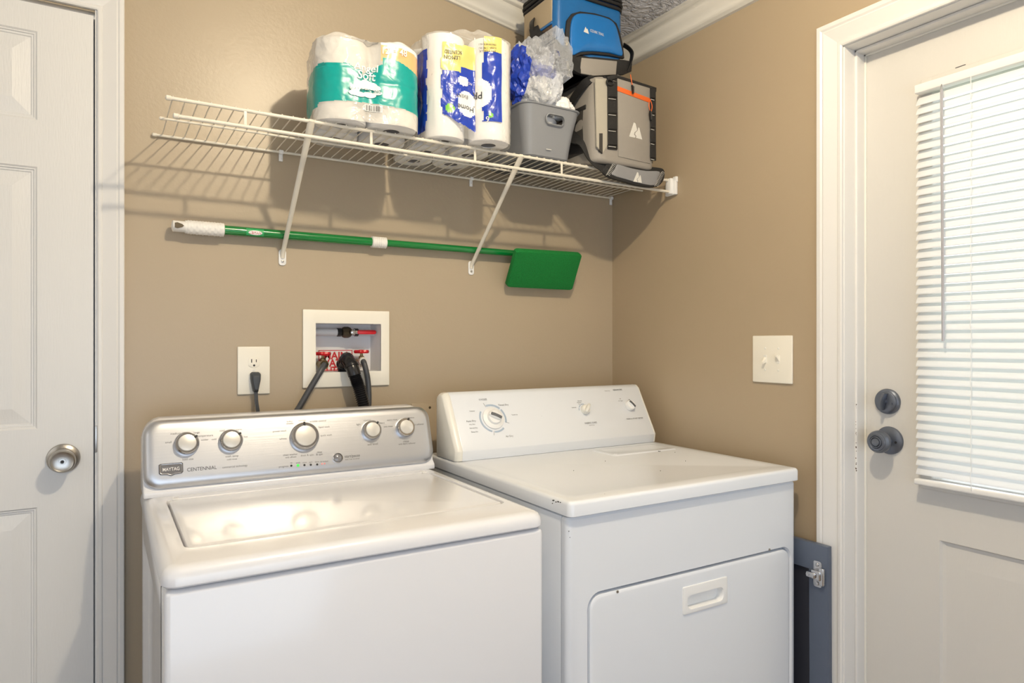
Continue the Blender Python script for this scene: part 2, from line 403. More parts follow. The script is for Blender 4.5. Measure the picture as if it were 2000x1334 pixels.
# knob
c = at(124, 897, 1, DY - .001)
m = MB(); m.lathe([(0, 0), (.034, 0), (.0345, .003), (.033, .006), (.026, .0085), (.0235, .011), (0, .011)], c, (0, -1, 0)); m.lathe([(.0015, 0), (.0028, 0), (.0028, .010), (0, .010)], c + Vector((-.0245, 0, .004)), (0, -1, 0), 12)
kb = m.build('knob_rose', 'satin', door1)
m = MB(); m.lathe([(.012, .010), (.011, .020), (.013, .026), (.0215, .032), (.0265, .040), (.0268, .050), (.025, .056), (.0225, .0585), (.018, .0565), (.0075, .0560), (.007, .0585), (.0045, .0585), (.004, .056), (0, .056)], c, (0, -1, 0)); m.build('door_knob', 'satin', kb)
m = MB(); m.lathe([(0, .0572), (.0035, .0572), (.0035, .0580), (0, .0580)], c, (0, -1, 0), 12); m.build('keyhole', 'dark', kb)
m = MB(); m.box(D1X1 + .003, D1X1 + .008, DW - .0065, DW - .0015, H - .269, H - .205, .001); m.build('strike_plate', 'satin', door1)
# ---- entry door, recessed in its jamb ----
DX = 1.667
m = MB(); fn = lambda a, b, d: Vector((DX + d, a, b))
WY0, WY1, WZ0, WZ1 = .29, .855, H - .325, H + .585
py1 = at(1835, 1058, 0, DX).y
lev2 = [(.004, .006), (.012, .008), (.014, .008), (.052, .002), (.054, .002)]
grid_face(m, fn, (D2Y0 + .004, D2Y1 - .006), (.02, H + .7335), [(WY0, WY1, WZ0, WZ1, None), (.61, py1, .22, H - .463, lev2), (.30, .55, .22, H - .463, lev2)])
g = [e for e in m.bm.edges if len(e.link_faces) == 1]
ex = bmesh.ops.extrude_edge_only(m.bm, edges=g); bmesh.ops.translate(m.bm, verts=[x for x in ex['geom'] if isinstance(x, bmesh.types.BMVert)], vec=(.044, 0, 0))
door2 = m.build('door_2', 'doorR', angle=10); door2['kind'] = 'structure'
m = MB(); m.box(DX + .02, DX + .024, WY0 - .01, WY1 + .01, WZ0 - .01, WZ1 + .01); m.build('pane', 'glass', door2)
# moulded frame round the glass
m = MB()
for y0, y1, z0, z1 in ((WY1 - .004, WY1 + .024, WZ0 - .024, WZ1 + .034), (WY0 - .024, WY0 + .004, WZ0 - .024, WZ1 + .034), (WY0, WY1, WZ1 - .004, WZ1 + .034), (WY0, WY1, WZ0 - .024, WZ0 + .004)):
    m.box(DX - .008, DX + .004, y0, y1, z0, z1, .003)
m.build('window_frame', 'doorR', door2)
m = MB()
m.box(XW - .002, DX + .06, D2Y1 - .0025, D2Y1 + .02, 0, D2T + .02, .001); m.box(XW - .002, DX + .06, D2Y0 - .02, D2Y1 + .02, D2T - .0025, D2T + .02, .001); m.box(XW - .002, DX + .06, D2Y0 - .02, D2Y0 + .002, 0, D2T + .02, .001)
j = m.build('door_jamb', 'trim', door2)
m = MB(); m.box(DX - .036, DX - .003, D2Y1 - .009, D2Y1 - .002, 0, D2T - .003, .002); m.box(DX - .036, DX - .003, D2Y0, D2Y1 - .002, D2T - .010, D2T - .003, .002); m.build('door_stop', 'trim', door2)
m = MB(); m.box(DX - .004, DX + .0, D2Y1 - .013, D2Y1 - .006, 0, D2T - .006, .001); m.box(DX - .004, DX, D2Y0, D2Y1 - .006, D2T - .014, D2T - .007, .001); m.build('weather_strip', 'cream', door2)
m = MB(); m.box(DX + .05, DX + .056, D2Y0 - .01, D2Y1 + .01, 0, .02); m.build('threshold', 'satin', door2)
m = MB(); a = at(1866, 135, 0, DX); b = at(1886, 128, 0, DX); m.tube([a, b], .0009, 6); m.build('scratch', 'inkd', door2)
m = MB(); random.seed(11)
for i in range(26):
    z_ = H - .33 + .17 * random.random() ** 1.3; y_ = D2Y1 - .009 - .0015 * random.random(); s_ = .0006 + .0012 * random.random()
    m.lathe([(s_, 0), (s_ * .7, .0003), (0, .0003)], (DX - .0361, y_ + .003, z_), (-1, 0, 0), 6)
m.build('paint_specks', 'brassd', door2)
# deadbolt and knob
c = at(1735, 786, 0, DX)
m = MB(); m.lathe([(0, 0), (.031, 0), (.0315, .004), (.030, .008), (.0265, .010), (.026, .013), (.0235, .0145), (.010, .015), (0, .015)], c, (-1, 0, 0)); m.lathe([(.001, .013), (.003, .013), (.003, .017), (0, .017)], c + Vector((0, -.016, -.004)), (-1, 0, 0), 12)
k = m.build('deadbolt_rose', 'bronze', door2)
m = MB(); X = Matrix.Translation(c + Vector((-.028, 0, 0))) @ Matrix.Rotation(R(12), 4, 'X')
L = []
for t in range(13):
    q = t / 12; zz = -.021 + .042 * q; w = .0155 * math.sin(math.pi * min(max(q, .02), .98)) ** .5; L.append([X @ Vector((dx_, dy_, zz)) for dx_, dy_ in ((-w * .6, .0022), (.0, .0036), (.012, .003), (.012, -.003), (0, -.0036), (-w * .6, -.0022))])
m.loft(L); m.lathe([(.006, .014), (.005, .022), (0, .022)], c, (-1, 0, 0), 16); m.build('thumb_turn', 'bronze', k)
c = at(1738, 862, 0, DX)
m = MB(); m.lathe([(0, 0), (.034, 0), (.0345, .003), (.033, .006), (.029, .008), (.014, .012), (0, .012)], c, (-1, 0, 0)); k = m.build('knob_rose', 'bronze', door2)
m = MB(); m.lathe([(.013, .011), (.0105, .020), (.0115, .027), (.019, .032), (.0255, .038), (.0275, .045), (.027, .052), (.0235, .0575), (.022, .0575), (.0205, .060), (.016, .061), (.0145, .0595), (.0135, .062), (.0115, .0625), (.0105, .0605), (.009, .0635), (.0, .0645)], c, (-1, 0, 0)); m.build('door_knob', 'bronze', k)
m = MB(); m.lathe([(.001, 0), (.003, 0), (.003, .011), (0, .011)], c + Vector((0, -.020, -.002)), (-1, 0, 0), 12); m.build('screw', 'dark', k)

# ================= MINI BLIND =================
bx = 1.640; by1 = at(1790, 300, 0, bx).y; by0 = .268
bt, bb = H + .581, H - .328
bl = thing('window_blind', (bx, (by0 + by1) / 2, bb), 'white vinyl mini blind with closed slats hanging over the window of the entry door', 'window blind')
m = MB(); m.box(bx - .010, bx + .016, by0, by1, bt - .002, bt + .018, .002); m.build('head_rail', 'white', bl)
m = MB(); nS = 42; sp = (bt - .012 - (bb + .014)) / nS
for i in range(nS):
    z = bt - .012 - sp * i - .008; L = []
    for k in range(7):
        q = (k - 3) / 3 * .0125; a = R(57); dz = q * math.sin(a); dx = q * math.cos(a); bow = .0016 * (1 - (k / 3 - 1) ** 2)
        L.append((dx - bow * math.sin(a), dz + bow * math.cos(a)))
    pts = L + [(x + .0002, zz - .0003) for x, zz in L[::-1]]
    m.loft([[(bx + x, y, z + zz) for x, zz in pts] for y in (by0 + .002, by1 - .002)])
m.build('slats', 'slat', bl, angle=60)
m = MB(); m.box(bx - .010, bx + .010, by0 - .001, by1 + .002, bb - .008, bb + .006, .004); m.build('bottom_rail', 'white', bl)
m = MB()
yc = at(1902, 400, 0, bx).y
for yy in (yc, by0 + .12):
    m.tube([(bx - .013 + .0015 * math.sin(i * 1.7), yy + .0010 * math.sin(i * 2.3), bt - i * (bt - bb) / 60) for i in range(61)], .0007, 6)
m.build('ladder_cord', 'white', bl)
a = at(1839, 176, 0, bx - .018); b = at(1842, 668, 0, bx - .024)
m = MB(); m.tube([a + Vector((.010, 0, .006)), a + Vector((0, 0, .010)), a + Vector((-.003, 0, 0))], .0013, 8); w_ = m.build('wand_hook', 'chrome', bl)
m = MB(); m.tube([a, b], .0032, 6); m.build('tilt_wand', film('wand_plastic', (178, 178, 184), .85, .1, 0), bl)

# ================= SMALL WALL FITTINGS =================
# outlet
PY = DW - .006
a = at(464, 679, 1, PY); b = at(527.5, 771, 1, PY); cx, cz = (a.x + b.x) / 2, (a.z + b.z) / 2
ou = thing('wall_outlet', (cx, DW, cz), 'ivory wall outlet plate with a black plug in its lower socket', 'outlet')
m = MB(); m.box(a.x, b.x, PY, DW - .0002, b.z, a.z, .0025); m.build('cover_plate', 'ivory', ou)
for zc in (at(497, 709.5, 1, PY).z, at(497, 740, 1, PY).z):
    m = MB(); lp = [Vector((cx, PY - .0015, zc)) + Vector((max(-.0145, min(.0145, .0175 * math.cos(t * math.pi / 16))) * 1, 0, .0175 * math.sin(t * math.pi / 16) * .85)) for t in range(32)]
    L0 = [p + Vector((0, .003, 0)) for p in lp]; m.loft([L0, lp]); rc = m.build('socket', 'ivory', ou, bevel=.0006)
    m = MB(); q = Vector((cx, PY - .0018, zc))
    m.box(q.x - .0075, q.x - .0052, q.y, q.y + .002, zc - .001, zc + .0085); m.box(q.x + .0045, q.x + .0065, q.y, q.y + .002, zc + .000, zc + .0075); m.lathe([(0, 0), (.0028, 0), (.0028, .002), (0, .002)], (q.x, q.y + .002, zc - .0085), (0, -1, 0), 12); m.build('slots', 'dark', rc)
m = MB(); m.lathe([(0, 0), (.003, 0), (.0025, .001), (0, .0012)], (cx, PY, cz), (0, -1, 0), 12); m.build('screw', 'cream', ou)
# plug and cord
pc = Vector((cx + .002, PY - .002, at(497, 740, 1, PY).z))
cordt = thing('power_cord', tuple(pc), 'black appliance plug and flat cord hanging from the outlet down behind the washer', 'cord')
m = MB(); L = []
for yy, s_, dz in ((0, 1, 0), (-.006, 1.0, 0), (-.014, .98, -.002), (-.020, .86, -.004), (-.024, .66, -.006)):
    L.append([pc + Vector((x * s_, yy, dz + z * s_)) for x, z in ((-.013, .012), (-.008, .016), (.008, .016), (.013, .012), (.0125, -.002), (.0075, -.028), (.006, -.036), (-.006, -.036), (-.0075, -.028), (-.0125, -.002))])
m.loft(L); m.build('plug', 'plug', cordt, bevel=.001)
q = pc + Vector((0, -.013, -.034))
m = MB()
for s_ in (-1, 0, 1): m.tube(catmull([q + Vector((s_ * .0028, 0, 0)), q + Vector((s_ * .0030 + .001, -.002, -.03)), q + Vector((s_ * .0030 + .006, -.004, -.07)), q + Vector((s_ * .003 + .01, .0, -.14)), q + Vector((.012 + s_ * .003, .012, -.40))]), .0021, 8)
m.build('cord', 'hose', cordt)
# switch plate on the right wall
PX = XW - .006
a = at(1469.5, 661, 0, PX); b = at(1547, 749, 0, PX); cy, cz = (a.y + b.y) / 2, (a.z + b.z) / 2
sw = thing('light_switch', (XW, cy, cz), 'ivory double switch plate with two toggles on the right wall', 'light switch')
m = MB(); m.box(PX, XW - .0002, b.y, a.y, cz - .0655, cz + .0655, .0025); m.build('cover_plate', 'ivory', sw)
for i, yy in enumerate((cy + .0215, cy - .0215)):
    m = MB(); m.box(PX - .001, PX + .003, yy - .005, yy + .005, cz - .012, cz + .012, .0005); tg = m.build('toggle_slot', 'cream', sw)
    m = MB(); dz = .010 if i == 1 else -.010
    m.loft([[(PX + .001, yy + s1 * .0042, cz + s2 * .008) for s1, s2 in ((-1, -1), (1, -1), (1, 1), (-1, 1))], [(PX - .011, yy + s1 * .0032, cz + dz + s2 * .0035) for s1, s2 in ((-1, -1), (1, -1), (1, 1), (-1, 1))]]); m.build('toggle', 'ivory', tg, bevel=.0008)
    for dz in (.030, -.030):
        m = MB(); m.lathe([(0, 0), (.003, 0), (.0026, .001), (0, .0012)], (PX, yy, cz + dz), (-1, 0, 0), 12); m.box(PX - .0016, PX - .001, yy - .0022, yy + .0022, cz + dz - .0004, cz + dz + .0004); m.build('screw', 'cream', sw)
# painted cover plate behind the appliances
a = at(822, 790, 1, DW - .005); 
cpx = a.x
wp = thing('painted_cover_plate', (cpx, DW, a.z - .06), 'beige painted cover plate screwed to the wall between washer and dryer consoles', 'wall plate')
m = MB(); m.box(cpx - .03, cpx + .055, DW - .005, DW - .0002, a.z - .16, a.z, .001); m.build('plate', 'wall', wp)
m = MB(); m.lathe([(0, 0), (.004, 0), (.0035, .0015), (0, .002)], (cpx + .030, DW - .005, a.z - .014), (0, -1, 0), 12); m.build('screw', 'brassd', wp)

# ================= WATER BOX =================
wb = thing('washer_outlet_box', (.606, DW, H - .13), 'white recessed washer supply box in the back wall with pipes and red valve handles inside', 'plumbing box')
m = MB(); fn = lambda a, b, d: Vector((a, DW - .007 + d, b))
FX0, FX1, FZ0, FZ1 = .479, .733, H - .1315, H + .0885
grid_face(m, fn, (FX0, FX1), (FZ0, FZ1), [(BX0 + .002, BX1 - .002, BZ0 + .002, BZ1 - .002, None)])
g = bmesh.ops.extrude_face_region(m.bm, geom=m.bm.faces[:]); bmesh.ops.translate(m.bm, verts=[x for x in g['geom'] if isinstance(x, bmesh.types.BMVert)], vec=(0, .0068, 0))
m.build('face_frame', 'ivory', wb, bevel=.002)
m = MB(); e = .002; x0, x1, z0, z1 = BX0 + e, BX1 - e, BZ0 + e, BZ1 - e
for q in ((x0 - .0018, x0, DW - .006, RY, z0, z1), (x1, x1 + .0018, DW - .006, RY, z0, z1), (x0, x1, DW - .006, RY, z0 - .0018, z0), (x0, x1, DW - .006, RY, z1, z1 + .0018), (x0 - .0018, x1 + .0018, RY, RY + .003, z0 - .0018, z1 + .0018)): m.box(*q)
m.build('box_liner', 'box', wb, smooth=False)
yb = RY - .001
# sign
m = MB(); c0 = at(622, 686, 1, yb); c1 = at(688, 731, 1, yb)
m.box(c0.x, c1.x, yb - .0008, yb, BZ0 + .003, c0.z, 0); sg = m.build('sticker', 'white', wb, smooth=False)
m = MB(); 
for q in ((c0.x, c1.x, c0.z - .0022, c0.z), (c0.x, c0.x + .0022, BZ0 + .003, c0.z), (c1.x - .0022, c1.x, BZ0 + .003, c0.z), (c0.x, c1.x, BZ0 + .003, BZ0 + .0052)): m.box(q[0], q[1], yb - .0011, yb - .0008, q[2], q[3])
m.build('sticker_border', 'redl', sg, smooth=False)
mx = (c0.x + c1.x) / 2
text_mb([('MAIN', .030, (mx, yb - .001, c0.z - .0175), (1, 0, 0), (0, 0, 1), 'CENTER', 1.0), ('WATER', .030, (mx, yb - .001, c0.z - .0395), (1, 0, 0), (0, 0, 1), 'CENTER', .95), ('CUTOFF', .030, (mx, yb - .001, c0.z - .0615), (1, 0, 0), (0, 0, 1), 'CENTER', .80)], 'redl', sg, thick=.0004, bold=.028)
# main pipe with lever valve
yp = RY - .035; zp = at(660, 651, 1, yp).z; ax = lambda u: at(u, 651, 1, yp).x
m = MB(); m.tube([(BX0 + .001, yp, zp), (ax(664), yp, zp)], .0105, 20); m.tube([(ax(690), yp, zp), (BX1 - .001, yp, zp)], .0095, 20); m.build('supply_pipe', 'pvc', wb)
m = MB(); m.tube([(ax(658), yp, zp), (ax(666), yp, zp)], .0125, 8); m.build('pipe_nut', 'rubber', wb); m = MB(); m.tube([(ax(692), yp, zp), (ax(699), yp, zp)], .0118, 8); m.build('pipe_nut', 'rubber', wb)
m = MB(); m.lathe([(.009, 0), (.014, .002), (.0165, .008), (.0165, .020), (.014, .027), (.009, .030)], (ax(667), yp, zp), (1, 0, 0), 8); vx = ax(684)
m.lathe([(.008, 0), (.008, .016), (.006, .022), (0, .022)], (vx, yp, zp), (0, -1, 0), 8); v_ = m.build('ball_valve', 'brassd', wb)
m = MB(); m.lathe([(.004, .022), (.0075, .022), (.0075, .028), (.004, .030), (0, .030)], (vx, yp, zp), (0, -1, 0), 6); m.box(vx - .006, vx + .016, yp - .026, yp - .023, zp - .005, zp + .005, .001); m.build('handle_nut', 'chrome', v_)
m = MB(); X = Matrix.Translation((vx + .013, yp - .0255, zp + .0005)); lp = rloop(.058, .0125, .006)
m.loft([[X @ Vector((p[0] + .029, d, p[1])) for p in lp] for d in (-.0025, .0025)]); m.build('lever_handle', 'red', v_, bevel=.001)
# supply valves with red round handles
for nm, u, v, uz in (('a', 631, 693, 712), ('b', 706, 689, 708)):
    yv = RY - .045; c = at(u, v, 1, yv); hz = c.z
    m = MB(); m.lathe([(.006, -.045), (.010, -.044), (.010, -.030), (.0075, -.028), (.0085, -.022), (.0085, -.014), (.005, -.012), (.004, 0), (0, 0)], c, (0, 0, 1), 8, up=(0, 1, 0)); m.tube([c + Vector((0, 0, -.03)), (c.x, RY - .002, hz - .030)], .009, 12)
    m.tube([c + Vector((0, 0, -.030)), c + Vector((0, -.020, -.036))], .0095, 12); vv = m.build('supply_valve', 'brass', wb)
    m = MB(); m.lathe([(.003, -.003), (.010, -.004), (.020, -.0045), (.0220, 0), (.020, .005), (.010, .003), (.006, .006), (0, .006)], c, (0, 0, 1), 48, up=(0, 1, 0), fn=lambda a, h: 1 + .09 * math.cos(6 * a)); m.build('round_handle', 'red', vv)
# hoses
hs = thing('inlet_hose', tuple(at(632, 715, 1, 1.93)), 'grey rubber inlet hose running slantwise from the left valve of the box', 'hose', 'washer hoses')
p0 = at(629, 716, 1, RY - .07); P = catmull([p0, at(634, 713, 1, 1.915), at(626, 727, 1, 1.895), at(608, 757, 1, 1.89), at(586, 795, 1, 1.885), at(560, 838, 1, 1.88), at(540, 900, 1, 1.88)])
m = MB(); m.tube(P, .0082, 14); m.build('hose', 'hose', hs)
m = MB(); m.tube(catmull([p0 + Vector((0, .004, 0)), P[8] * .6 + p0 * .4, P[8], P[9]], 3), .0115, 12); m.build('coupling', 'brass', hs)
hs2 = thing('inlet_hose', tuple(at(708, 712, 1, 1.93)), 'grey rubber inlet hose hanging from the right valve behind the corrugated drain hose', 'hose', 'washer hoses')
p0 = at(706, 712, 1, RY - .07); P = catmull([p0, at(709, 707, 1, 1.915), at(714, 722, 1, 1.90), at(719, 750, 1, 1.90), at(720, 792, 1, 1.895), at(714, 860, 1, 1.89)])
m = MB(); m.tube(P, .0080, 14); m.build('hose', 'hose', hs2)
m = MB(); m.tube([p0 + Vector((0, .004, 0)), P[5], P[8], P[9]], .0115, 12); m.build('coupling', 'ivory', hs2)
dh = thing('drain_hose', tuple(at(676, 712, 1, 1.94)), 'black corrugated drain hose arching out of the water box', 'hose')
P = catmull([at(676, 735, 1, 1.965), at(671, 715, 1, 1.95), at(677, 704, 1, 1.915), at(686, 716, 1, 1.885), at(694, 739, 1, 1.875), at(700, 756, 1, 1.873), at(709, 788, 1, 1.87), at(716, 830, 1, 1.865), at(720, 900, 1, 1.86)], 26)
m = MB(); nt_ = 26 * 5
m.tube(P[:nt_ - 30], lambda i: .0185 + (.0022 if (i % 26) < 5 else 0), 22); m.build('elbow', 'blackp', dh)
P2 = catmull(P[nt_ - 31::4], 10); m = MB(); m.tube(P2, lambda i: .0170 + .0016 * math.sin(i * 2 * math.pi / 8), 20); m.build('corrugated_tube', 'blackp', dh)
m = MB(); m.lathe([(0, 0), (.019, 0), (.022, .003), (.022, .006), (0, .006)], at(674, 728, 1, RY - .02) , (0, 0, 1), 20, up=(0, 1, 0)); m.build('standpipe_collar', 'box', wb)
# ================= WASHER =================
WX0, WX1, WY, WYB = .0747, .7615, 1.13, 1.80
zt = H - .341; zs = H - .372
wa = thing('washing_machine', ((WX0 + WX1) / 2, (WY + WYB) / 2, 0), 'white top-loading washing machine with a brushed steel control console, left of the dryer', 'washing machine')
m = MB(); m.box(WX0 + .004, WX1 - .003, WY + .004, WYB, .02, zs - .003, .010, 3); cab = m.build('cabinet', 'enamel', wa)
c = MB(); xs = WX0 + .004
def fr(y0, y1, z0, z1, r, x): return [(x, (y0 + y1) / 2 + p[0], (z0 + z1) / 2 + p[1]) for p in rloop(y1 - y0, z1 - z0, r)]
c.loft([fr(WY + .095, WYB - .07, .16, zs - .07, .05, xs - .01), fr(WY + .095, WYB - .07, .16, zs - .07, .05, xs), fr(WY + .112, WYB - .087, .177, zs - .087, .04, xs + .008)])
cut(cab, [c])
c = MB(); c.box(WX0 + .0035, WX0 + .0046, WY + .060, WY + .0625, .03, zs - .004); c.build('side_seam', 'dark', cab)
# top with rounded front edge, cut out for the lid
m = MB(); L = []
def plan(ix, iy, z, r):
    return [((WX0 + WX1) / 2 + p[0], (WY + WYB) / 2 + p[1], z) for p in rloop(WX1 - WX0 - 2 * ix, WYB - WY - 2 * iy, r, 8)]
for ins, z in ((.003, zs), (.0, zs + .003), (0, zt - .020), (.002, zt - .012), (.006, zt - .0055), (.012, zt - .0018), (.020, zt)): L.append(plan(ins, ins, z, max(.026 - ins * .6, .012)))
m.loft(L); top = m.build('top_panel', 'enamel', wa)
lx0, lx1, ly0, ly1 = .1175, .728, 1.232, 1.628
c = MB(); lc = lambda e, z, r: [((lx0 + lx1) / 2 + p[0], (ly0 + ly1) / 2 + p[1], z) for p in rloop(lx1 - lx0 + 2 * e, ly1 - ly0 + 2 * e, r, 6)]
c.loft([lc(0, zt - .016, .018), lc(.0, zt - .004, .018), lc(.004, zt + .003, .022)])
cut(top, [c])
m = MB(); m.loft([lc(-.003, zt - .0155, .016), lc(-.003, zt - .004, .016), lc(-.0045, zt - .0015, .015), lc(-.008, zt - .0004, .013), lc(-.012, zt, .012)])
lid = m.build('lid', 'enamel', wa)
for xx in (lx0 + .018, lx1 - .012):
    m = MB(); m.box(xx - .006, xx + .006, ly1 - .002, ly1 + .016, zt - .006, zt + .0012, .001); m.build('lid_hinge', 'white', lid)
# console
n_ = Vector((0, -math.cos(R(18)), math.sin(R(18)))); up_ = Vector((0, math.sin(R(18)), math.cos(R(18)))); P0 = Vector((.4, 1.664, H - .3235))
KX0, KX1 = WX0 + .001, WX1 + .001
m = MB(); prof = [(1.664, zt - .001), (1.664, zt + .012), (1.676, zt + .022), (1.722, H - .186), (1.735, H - .178), (1.775, H - .176), (1.79, H - .185), (1.79, zt - .001)]
m.loft([[(x, y + (-e * .3 if 3 <= i < 5 else 0), z - (e if 3 <= i < 7 else 0)) for i, (y, z) in enumerate(prof)] for x, e in ((KX0, .044), (KX0 + .004, .028), (KX0 + .012, .014), (KX0 + .024, .004), (KX0 + .036, 0), (KX1 - .036, 0), (KX1 - .024, .004), (KX1 - .012, .014), (KX1 - .004, .028), (KX1, .044))])
con = m.build('console', 'enamel', wa, bevel=.003)
# steel fascia: rounded slab on the slant
SLN = .154
def face(x, s_, h): return Vector((x, P0.y, P0.z)) + up_ * s_ + n_ * h
m = MB(); cxm = (KX0 + KX1) / 2; L = []
for e, h, r in ((0, -.016, .034), (0, -.006, .034), (.001, .000, .034), (.004, .004, .033), (.009, .007, .030), (.015, .0085, .026), (.022, .009, .022)):
    L.append([face(cxm + p[0], SLN / 2 + p[1], h) for p in rloop(KX1 - KX0 - 2 * e, SLN - 2 * e, r, 8)])
m.loft(L); pan = m.build('control_panel', 'steel', con)
FP = face(.4, .05, .009)
def wf(u, v, h=0): return hit(u, v, FP, n_) + n_ * h
for u, v, r in ((364.5, 869, .0255), (450.6, 863, .0255), (594, 855, .034), (724.5, 843, .0250), (790, 838, .0250)):
    c = wf(u, v) - n_ * 0; b_ = r
    m = MB(); m.lathe([(b_ * 1.0, -.001), (b_ * 1.02, .006), (b_ * 1.0, .010), (b_ * .95, .0135), (b_ * .86, .016), (b_ * .80, .016)], c, n_, 40)
    kn = m.build('knob', 'chrome', con)
    m = MB(); m.lathe([(b_ * .82, .0145), (b_ * .80, .0152), (b_ * .72, .0152), (b_ * .70, .0148)], c, n_, 40); m.build('knob_groove', 'dark', kn)
    m = MB(); m.lathe([(b_ * .74, .0135), (b_ * .735, .0165), (b_ * .70, .0180), (b_ * .4, .0190), (0, .0194)], c, n_, 40); m.build('knob_cap', 'knobtop', kn)
    ang = {364.5: 35, 450.6: 35, 594: 92, 724.5: 50, 790: 70}[u]; dr = Vector((1, 0, 0)) * math.cos(R(ang)) + up_ * math.sin(R(ang)); sd = n_.cross(dr)
    m = MB(); q = c + dr * b_ * .86 + n_ * .0165
    m.prism([q + dr * b_ * .13 + sd * .0022, q + dr * b_ * .13 - sd * .0022, q - dr * b_ * .16 - sd * .0022, q - dr * b_ * .16 + sd * .0022], n_, .0014); m.build('pointer', 'dark', kn)
c = wf(659.4, 897); m = MB(); m.lathe([(.0125, -.001), (.0125, .0035), (.0108, .0045), (.0100, .003)], c, n_, 32); sb = m.build('button_ring', 'chrome', con)
m = MB(); m.lathe([(.0104, .001), (.0098, .0042), (.006, .0060), (0, .0068)], c, n_, 32); m.build('start_button', mat('smoke_button', (120, 120, 124), .2, coat=.6), sb)
# badge
c = wf(334, 918.5); X1_ = Vector((1, 0, 0))
def bp(pts, o, h): return [o + X1_ * a * .001 + up_ * b * .001 + n_ * h for a, b in pts]
shape = [(-24, 11), (-21, 13), (21, 13), (24, 11), (24, -8), (21, -11), (8, -12), (0, -15), (-8, -12), (-21, -11), (-24, -8)]
m = MB(); m.loft([bp(shape, c, -.001), bp(shape, c, .002), bp([(a * .96, b * .94) for a, b in shape], c, .003)]); bd = m.build('badge', mat('badge_grey', (112, 112, 116), .35, metal=.6), con)
m = MB(); sh2 = [(a * .90, b * .84) for a, b in shape]
for i in range(len(shape)):
    j = (i + 1) % len(shape); m.tube([bp([sh2[i]], c, .0032)[0], bp([sh2[j]], c, .0032)[0]], .0006, 5)
m.build('badge_border', 'chrome', bd)
text_mb([('MAYTAG', .0105, c + n_ * .0031 - up_ * .0005, (1, 0, 0), up_, 'CENTER', .80)], 'white', bd, bold=.008)
# lights
m = MB(); lz = [569, 582, 594.6, 607, 619.5]
for i, u in enumerate(lz):
    if i == 1: continue
    q = wf(u, 911.6 - i * .6); m = MB(); m.lathe([(.0026, 0), (.0026, .0006), (0, .0008)], q, n_, 12); m.build('indicator_light', 'dark', con)
m = MB(); m.lathe([(.0034, 0), (.0034, .0006), (0, .0008)], wf(582, 911), n_, 12); m.build('lit_indicator', mat('green_indicator', (60, 190, 70), .4, emit=((70, 230, 90), .6)), con)
m = MB(); m.lathe([(.0022, 0), (.0022, .0006), (0, .0008)], wf(629, 908), n_, 10); m.lathe([(.0022, 0), (.0022, .0006), (0, .0008)], wf(634, 907.6), n_, 10); m.build('red_indicator', mat('red_indicator', (226, 150, 150), .4), con)
X_ = (1, 0, 0); T = []
def tx(u, v, s_, b_, al='CENTER', w=1): T.append((b_, s_, wf(u, v), X_, up_, al, w))
tx(394.5, 917.5, .0115, 'CENTENNIAL', w=.88); D = T; T = []
text_mb(D, 'inkd', con)
tx(459, 913, .0072, 'commercial technology', w=.8); 
tx(343, 865 - 16, .0065, 'medium'); tx(384, 847, .0065, 'large'); tx(329, 866, .0065, 'small'); tx(367, 899, .0065, 'load size'); tx(401, 853, .0065, 'temperature'); tx(400, 861, .006, 'colder')
tx(434, 843, .0065, 'cool'); tx(466, 841, .0065, 'warm'); tx(480, 855, .0065, 'hot'); tx(418, 860, .006, 'cold'); tx(453, 893, .0065, 'wash temp'); tx(453, 899, .0055, 'cold rinse')
tx(566, 825, .0065, 'bulky/'); tx(566, 829, .0065, 'sheets'); tx(590, 823, .0065, 'normal'); tx(621, 824.5, .0065, 'wrinkle control'); tx(633, 836, .0065, 'hand wash'); tx(637, 852, .0065, 'quick wash'); tx(546, 844, .0065, 'power wash'); tx(553, 859, .0065, 'whites')
tx(567, 890, .0065, 'clean washer'); tx(568, 895, .0055, 'with affresh'); tx(600, 891, .0065, 'drain & spin'); tx(624, 885, .0065, 'rinse'); tx(624, 889.5, .0065, '& spin')
tx(717, 823, .0065, 'normal'); tx(700, 831, .0065, 'light'); tx(746, 828, .0065, 'heavy'); tx(728, 869.5, .008, 'soil level')
tx(766, 822, .0065, 'extra rinse'); tx(799, 818, .0065, 'rinse twice'); tx(758, 835, .0065, 'one rinse'); tx(816, 831, .0065, 'with softener'); tx(793, 864, .0085, 'rinse'); tx(795, 868.5, .006, 'with fabric softener')
tx(688, 898.5, .0055, 'hold 3 sec. to cancel', w=.8); tx(554, 913, .0065, 'progress')
for u, b_ in ((569, 'fill'), (582, 'wash'), (595, 'rinse'), (607, 'spin'), (619, 'done'), (633, 'lid locked')): tx(u, 906.5 - (u - 569) * .05, .005, b_)
D = T; T = []; text_mb(D, 'ink', con)
tx(688, 892.5, .0105, 'start/pause', w=.85); D = T; T = []; text_mb(D, 'inkd', con)

# ================= DRYER =================
EX0, EX1, EY, EYB = .813, 1.540, 1.128, 1.83
dt = H - .3275; ds = H - .360
dr_ = thing('clothes_dryer', ((EX0 + EX1) / 2, (EY + EYB) / 2, 0), 'white front-loading clothes dryer with chipped enamel and three dials, right of the washer', 'dryer')
m = MB(); m.box(EX0, EX1, EY + .024, EYB, .02, ds - .002, .004, 2); m.build('cabinet', 'enamelD', dr_)

